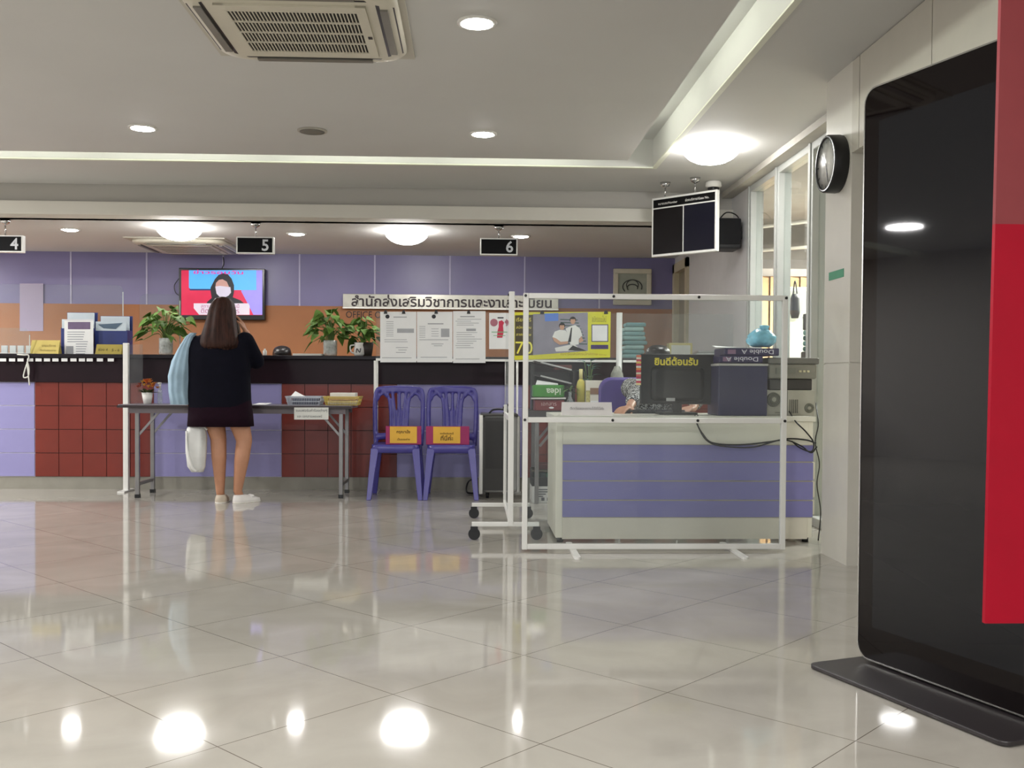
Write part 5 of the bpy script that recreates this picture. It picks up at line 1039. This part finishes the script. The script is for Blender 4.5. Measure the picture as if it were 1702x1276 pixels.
jk.limb([W(407, 567), W(426, 600, .1)], [.075, .065]); jk.limb([W(426, 600, .1), W(417, 575, .14)], [.062, .05]); jk.limb([W(322, 572), W(312, 630, .02), W(322, 668, -.01)], [.075, .062, .05])
wo.part('jacket', jk, NAVY, rem=.011, smooth=4, label='dark navy jacket')
wo.part('skirt', MB().loft([ring(W(p_, y_).x, PYW, W(p_, y_).z, rx, ry, 40, 2.6) for p_, y_, rx, ry in ((367, 708, .252, .17), (367, 690, .246, .168), (366, 665, .236, .16), (366, 640, .2, .14))]), PLUM, label='dark plum skirt')
hr = MB(); rg = []
for y_, cxp, w_4, ry, dy in ((493.5, 371, .02, .03, .0), (496, 371, .055, .06, .0), (503, 371, .084, .095, .005), (515, 370, .102, .115, .005), (530, 368.5, .112, .115, -.01), (545, 367, .128, .10, -.03), (558, 365.5, .142, .085, -.055), (568, 365, .148, .06, -.085), (576, 364.5, .14, .045, -.1), (579, 364.5, .11, .035, -.1)):
    c0 = W(cxp, y_, dy); rr2 = []
    for k in range(56):
        a = 2*PI*k/56; m_ = 1+.03*math.sin(k*5.1)+.02*math.sin(k*11.7)
        rr2.append((c0.x+w_4*m_*math.cos(a), c0.y+ry*m_*math.sin(a)-.01, c0.z+.012*math.sin(k*3.3)*(y_ > 574)))
    rg.append(rr2)
wo.part('hair', hr.loft(rg[::-1]), mat('2E1710', .55, var=.6, scale=14, spec=.2, stretch=(6, 6, .4)), label='long straight brown hair')
ms_ = W(396, 545, .1)
wo.part('face_mask', MB().loft([[Mw @ Vector((x*s_, y_2, z*s_)) for x, z, y_2 in ((-.072, -.03, -.04), (-.05, -.02, -.085), (0, -.012, -.122), (.05, -.02, -.085), (.072, -.03, -.04), (.065, -.075, -.045), (.045, -.1, -.08), (0, -.108, -.115), (-.045, -.1, -.08), (-.065, -.075, -.045))] for s_ in (1, 1.04)]), mat('E6E6E4', .7))
for nm, cx_, hx, hy, dirv in (('shoe', 368, .02, .15, Vector((.06, 1, 0))), ('shoe', 403, .08, .1, Vector((1, .75, 0)))):
    q = W(cx_, 834); dv = dirv.normalized(); sv = Vector((dv.y, -dv.x, 0)); base = Vector((q.x, PYW, 0)) - dv*.05 + Vector((0, .02 if cx_ < 380 else 0, 0)); rg = []
    for z, l0, l1, wv in ((0, -.055, .165, .042), (.012, -.06, .172, .047), (.03, -.058, .165, .045), (.05, -.055, .10, .04), (.062, -.05, .05, .036)):
        rr2 = []
        for k in range(24):
            a = 2*PI*k/24; u_ = math.cos(a); L = l1 if u_ > 0 else -l0; rr2.append(base + dv*(u_*L+.03) + sv*(math.sin(a)*wv*(1-.25*max(0, u_)**2)) + Vector((0, 0, z)))
        rg.append(rr2)
    sh = wo.part('shoe', MB().loft(rg), mat('C3B6A4' if cx_ < 380 else 'D9D5D2', .6)); wo.part('sole', MB().loft([[Vector((v_.x, v_.y, zq_)) for v_ in rg[1]] for zq_ in (0, .008)]), mat('E6E2DA', .6), parent=sh)
    if cx_ > 380:
        tp = base+dv*.12+Vector((0, 0, .05)); wo.part('bow', MB().ball(tp+sv*.018, .02, .012, .012, 10).ball(tp-sv*.018, .02, .012, .012, 10).ball(tp, .009, n=8), mat('E9E6E4', .6), parent=sh)
# the phone, the pale cloth and the bag it carries
q = W(402, 545, .155)
solo('phone', MB().boxc((0, 0, 0), (.010, .07, .14), Matrix.Translation((q.x-.03, q.y, q.z+.02)) @ Matrix.Rotation(-.15, 4, 'Y')), BLACK, 'dark phone held to the ear of the standing person', 'phone', bev=.004)
cl_ = MB(); rg = []
for y_, xl, xr, ry in ((553, 316, 326, .03), (560, 308, 322, .05), (580, 296, 319, .075), (600, 286, 318, .085), (625, 280, 316, .09), (650, 281, 315, .09), (672, 284, 319, .085)):
    a, b = W(xl, y_, -.05), W(xr, y_, -.05); cx_ = (a.x+b.x)/2; rx = (b.x-a.x)/2
    rg.append([Vector((cx_+rx*(1+.05*math.sin(k*2.3))*math.cos(2*PI*k/36), PYW-.04+ry*(1+.12*math.sin(k*1.9))*math.sin(2*PI*k/36), a.z)) for k in range(36)])
solo('draped_coat', cl_.loft(rg[::-1]), mat('9DB9CC', .8, var=.22, scale=6, bump=.3), 'pale blue coat draped over the left arm of the standing person', 'coat')
q = W(327, 790, -.06)
tb_ = T('tote_bag', 'white shopping bag hanging from the left hand of the standing person', 'bag', (q.x, PYW-.05, q.z)); rg = []
for y_, xl, xr, ry in ((784, 318, 338, .03), (775, 312, 341, .05), (750, 309, 343, .06), (725, 309, 344, .055), (712, 311, 342, .04), (704, 316, 337, .025)):
    a, b = W(xl, y_, -.06), W(xr, y_, -.06); cx_ = (a.x+b.x)/2; rx = (b.x-a.x)/2
    rg.append([Vector((cx_+rx*math.copysign(abs(math.cos(2*PI*k/28))**.6, math.cos(2*PI*k/28))*(1+.03*math.sin(k*2.7)), PYW-.06+ry*math.sin(2*PI*k/28)*(1+.1*math.sin(k*1.7)), a.z)) for k in range(28)])
tb_.part('body', MB().loft(rg), mat('D3D4D2', .6, var=.05, scale=14, bump=.4))
tb_.part('handle', MB().curve([W(316, 712, -.09), W(320, 698, -.06), W(325, 692, -.03), W(332, 699, -.06), W(344, 714, -.09)], .008), mat('DDDDDA', .6)); tb_.part('side_fold', MB().curve([W(310, 716, -.11), W(311, 745, -.125), W(319, 775, -.11), W(326, 783, -.09)], .009), mat('E6E6E4', .6))

# seated person at the service desk
dx0 = 1.29; dyo = 6.95
se = T('person', 'seated person in a black and white patterned blouse behind the monitor', 'person', (dx0, dyo, 0))
sbm = MB(); hc_ = Vector((dx0, dyo-.12, at(1085, 577, dyo-.1).z-.115)); Ms = head(sbm, hc_, (-.1, -1, 0), .25)
sbm.limb([hc_+Vector((0, .02, -.07)), (dx0, dyo-.02, .99), (dx0, dyo, .9)], [.05, .05, .09])
sbm.loft([ring(dx0, dyo+dy, z, rx, ry, 24, 2.3) for z, rx, ry, dy in ((.50, .17, .13, .02), (.6, .165, .12, .01), (.72, .15, .11, 0), (.84, .17, .11, -.01), (.93, .17, .09, -.015), (.97, .1, .06, -.015))])
for s in (-1, 1): sbm.limb([(dx0+s*.09, dyo, .56), (dx0+s*.11, dyo-.38, .54), (dx0+s*.11, dyo-.36, .12), (dx0+s*.11, dyo-.36, .05), (dx0+s*.11, dyo-.48, .03)], [.08, .06, .035, .033, .022])
e1 = at(1060, 652, 6.72); h1 = at(1046, 676, 6.40); e2 = at(1162, 655, 6.72); h2_ = at(1152, 676, 6.42)
h1.z = h2_.z = ZD+.035
sbm.limb([(dx0-.17, dyo-.02, .93), e1, h1], [.055, .042, .027]); sbm.limb([(dx0+.17, dyo-.02, .93), e2, h2_], [.055, .042, .027])
hand(sbm, h1, (-.55, -.8, -.05), (0, 0, -1), (.8, -.55, 0), .28); hand(sbm, h2_, (-.6, -.75, -.05), (0, 0, -1), (-.75, .6, 0), .28)
bo = se.part('body', sbm, SKIN, rem=.0065, smooth=3); eyes(se, Ms, bo)
bm_ = MB(); bm_.loft([ring(dx0, dyo+dy, z, rx, ry, 32, 2.3) for z, rx, ry, dy in ((.48, .20, .16, .02), (.6, .19, .145, .01), (.72, .175, .135, 0), (.84, .195, .135, -.01), (.93, .195, .11, -.015), (.975, .11, .075, -.015))])
f1 = e1+(h1-e1)*.62; f2 = e2+(h2_-e2)*.62
bm_.limb([(dx0-.17, dyo-.02, .92), e1, f1], [.075, .062, .05]); bm_.limb([(dx0+.17, dyo-.02, .92), e2, f2], [.075, .062, .05])
def pattern():
    m = bpy.data.materials.new('m_pattern'); m.use_nodes = True; nt = m.node_tree; b = nt.nodes['Principled BSDF']; tc_ = nt.nodes.new('ShaderNodeTexCoord'); v = nt.nodes.new('ShaderNodeTexNoise'); v.inputs['Scale'].default_value = 42; v.inputs['Distortion'].default_value = 2.5
    r = nt.nodes.new('ShaderNodeValToRGB'); r.color_ramp.interpolation = 'CONSTANT'; r.color_ramp.elements[1].position = .52; r.color_ramp.elements[0].color = hexc('17161A'); r.color_ramp.elements[1].color = hexc('BDBDBA')
    nt.links.new(tc_.outputs['Object'], v.inputs['Vector']); nt.links.new(v.outputs['Fac'], r.inputs[0]); nt.links.new(r.outputs[0], b.inputs['Base Color']); b.inputs['Roughness'].default_value = .8; return m
se.part('blouse', bm_, pattern(), rem=.009, smooth=3, label='black and white patterned blouse')
def bob(t, M, zlen, s=1.0):
    rg = []
    for z, rx, y0, y1 in ((.128, .02, -.02, .02), (.122, .05, -.05, .055), (.1, .078, -.075, .095), (.06, .088, -.072, .112), (.02, .09, -.03, .115), (-.03, .09, -.012, .11), (-.08, .088, .0, .1), (-zlen, .075, .02, .085)):
        rg.append([M @ Vector((rx*s*math.cos(2*PI*k/36)*(1+.03*math.sin(k*4.3)), s*((y0+y1)/2+(y1-y0)/2*math.sin(2*PI*k/36)), z*s)) for k in range(36)])
    t.part('hair', MB().loft(rg[::-1]), mat('171314', .35, var=.3, scale=14, stretch=(6, 6, .4)), label='black hair')
bob(se, Ms, .13)
se.part('trousers', MB().limb([(dx0-.09, dyo, .56), (dx0-.11, dyo-.38, .54), (dx0-.11, dyo-.36, .12)], [.1, .075, .055]).limb([(dx0+.09, dyo, .56), (dx0+.11, dyo-.38, .54), (dx0+.11, dyo-.36, .12)], [.1, .075, .055]), mat('1D1D22', .8), rem=.012, smooth=3)
for s in (-1, 1): se.part('shoe', MB().loft([ring(dx0+s*.11, dyo-.42, z, .045*q_, .12*q_, 20) for z, q_ in ((0, .95), (.02, 1), (.05, .85), (.07, .5))]), BLACK)
mo_ = T('computer_mouse', 'dark computer mouse under the hand of the seated person', 'mouse', (h1.x-.06, h1.y-.09, ZD)); mo_.part('shell', MB().loft([ring(h1.x-.055, h1.y-.085, ZD+z, .028*q_, .048*q_, 20) for z, q_ in ((0, 1), (.012, 1), (.02, .8), (.024, .4))]), BLACK)

# clerk behind the counter, only the top of the head shows
gx = at(470, 585, 9.62).x; gy = 9.75
cko = T('person', 'clerk with black hair bent over behind the dark counter top', 'person', (gx, gy, 0))
cbm = MB(); hcc = Vector((gx, gy-.16, at(470, 577, 9.6).z-.118)); Mc = head(cbm, hcc, (.15, -1, 0), .5)
cbm.limb([hcc+Vector((0, .05, -.06)), (gx, gy-.04, 1.06), (gx, gy, .95)], [.05, .05, .09])
cbm.loft([ring(gx, gy+dy, z, rx, ry, 24, 2.3) for z, rx, ry, dy in ((.46, .17, .13, .03), (.6, .16, .12, .02), (.75, .15, .11, 0), (.92, .18, .11, -.02), (1.0, .18, .09, -.03), (1.04, .1, .06, -.03))])
for s in (-1, 1):
    cbm.limb([(gx+s*.09, gy, .53), (gx+s*.11, gy-.36, .52), (gx+s*.11, gy-.34, .1), (gx+s*.11, gy-.45, .03)], [.08, .06, .035, .022])
    hp_ = Vector((gx+s*.1, gy-.36, .785)); cbm.limb([(gx+s*.17, gy-.03, 1.0), (gx+s*.24, gy-.16, .82), hp_], [.055, .042, .027]); hand(cbm, hp_, (-s*.4, -.9, 0), (0, 0, -1), (-s, .3, 0), .3)
bo = cko.part('body', cbm, SKIN, rem=.0075, smooth=3); eyes(cko, Mc, bo); bob(cko, Mc, .12)
cko.part('shirt', MB().loft([ring(gx, gy+dy, z, rx, ry, 28, 2.3) for z, rx, ry, dy in ((.44, .2, .16, .03), (.6, .19, .145, .02), (.75, .175, .135, 0), (.92, .205, .135, -.02), (1.0, .2, .11, -.03), (1.045, .11, .075, -.03))]).limb([(gx-.17, gy-.03, .99), (gx-.24, gy-.16, .82)], [.075, .06]).limb([(gx+.17, gy-.03, .99), (gx+.24, gy-.16, .82)], [.075, .06]), NAVY, rem=.011, smooth=3)
stl = T('stool', 'round stool under the clerk behind the counter', 'stool', (gx, gy+.03, 0)); stl.part('seat', MB().lathe([(.16, .38), (.17, .40), (.17, .42), (.15, .435)], (gx, gy+.05, 0)), BLACK); stl.part('column', MB().cyl((gx, gy+.05, 0), (gx, gy+.05, .38), .03), CHROME); stl.part('base', MB().lathe([(.18, 0), (.18, .01), (.03, .03)], (gx, gy+.05, 0)), BLACK)
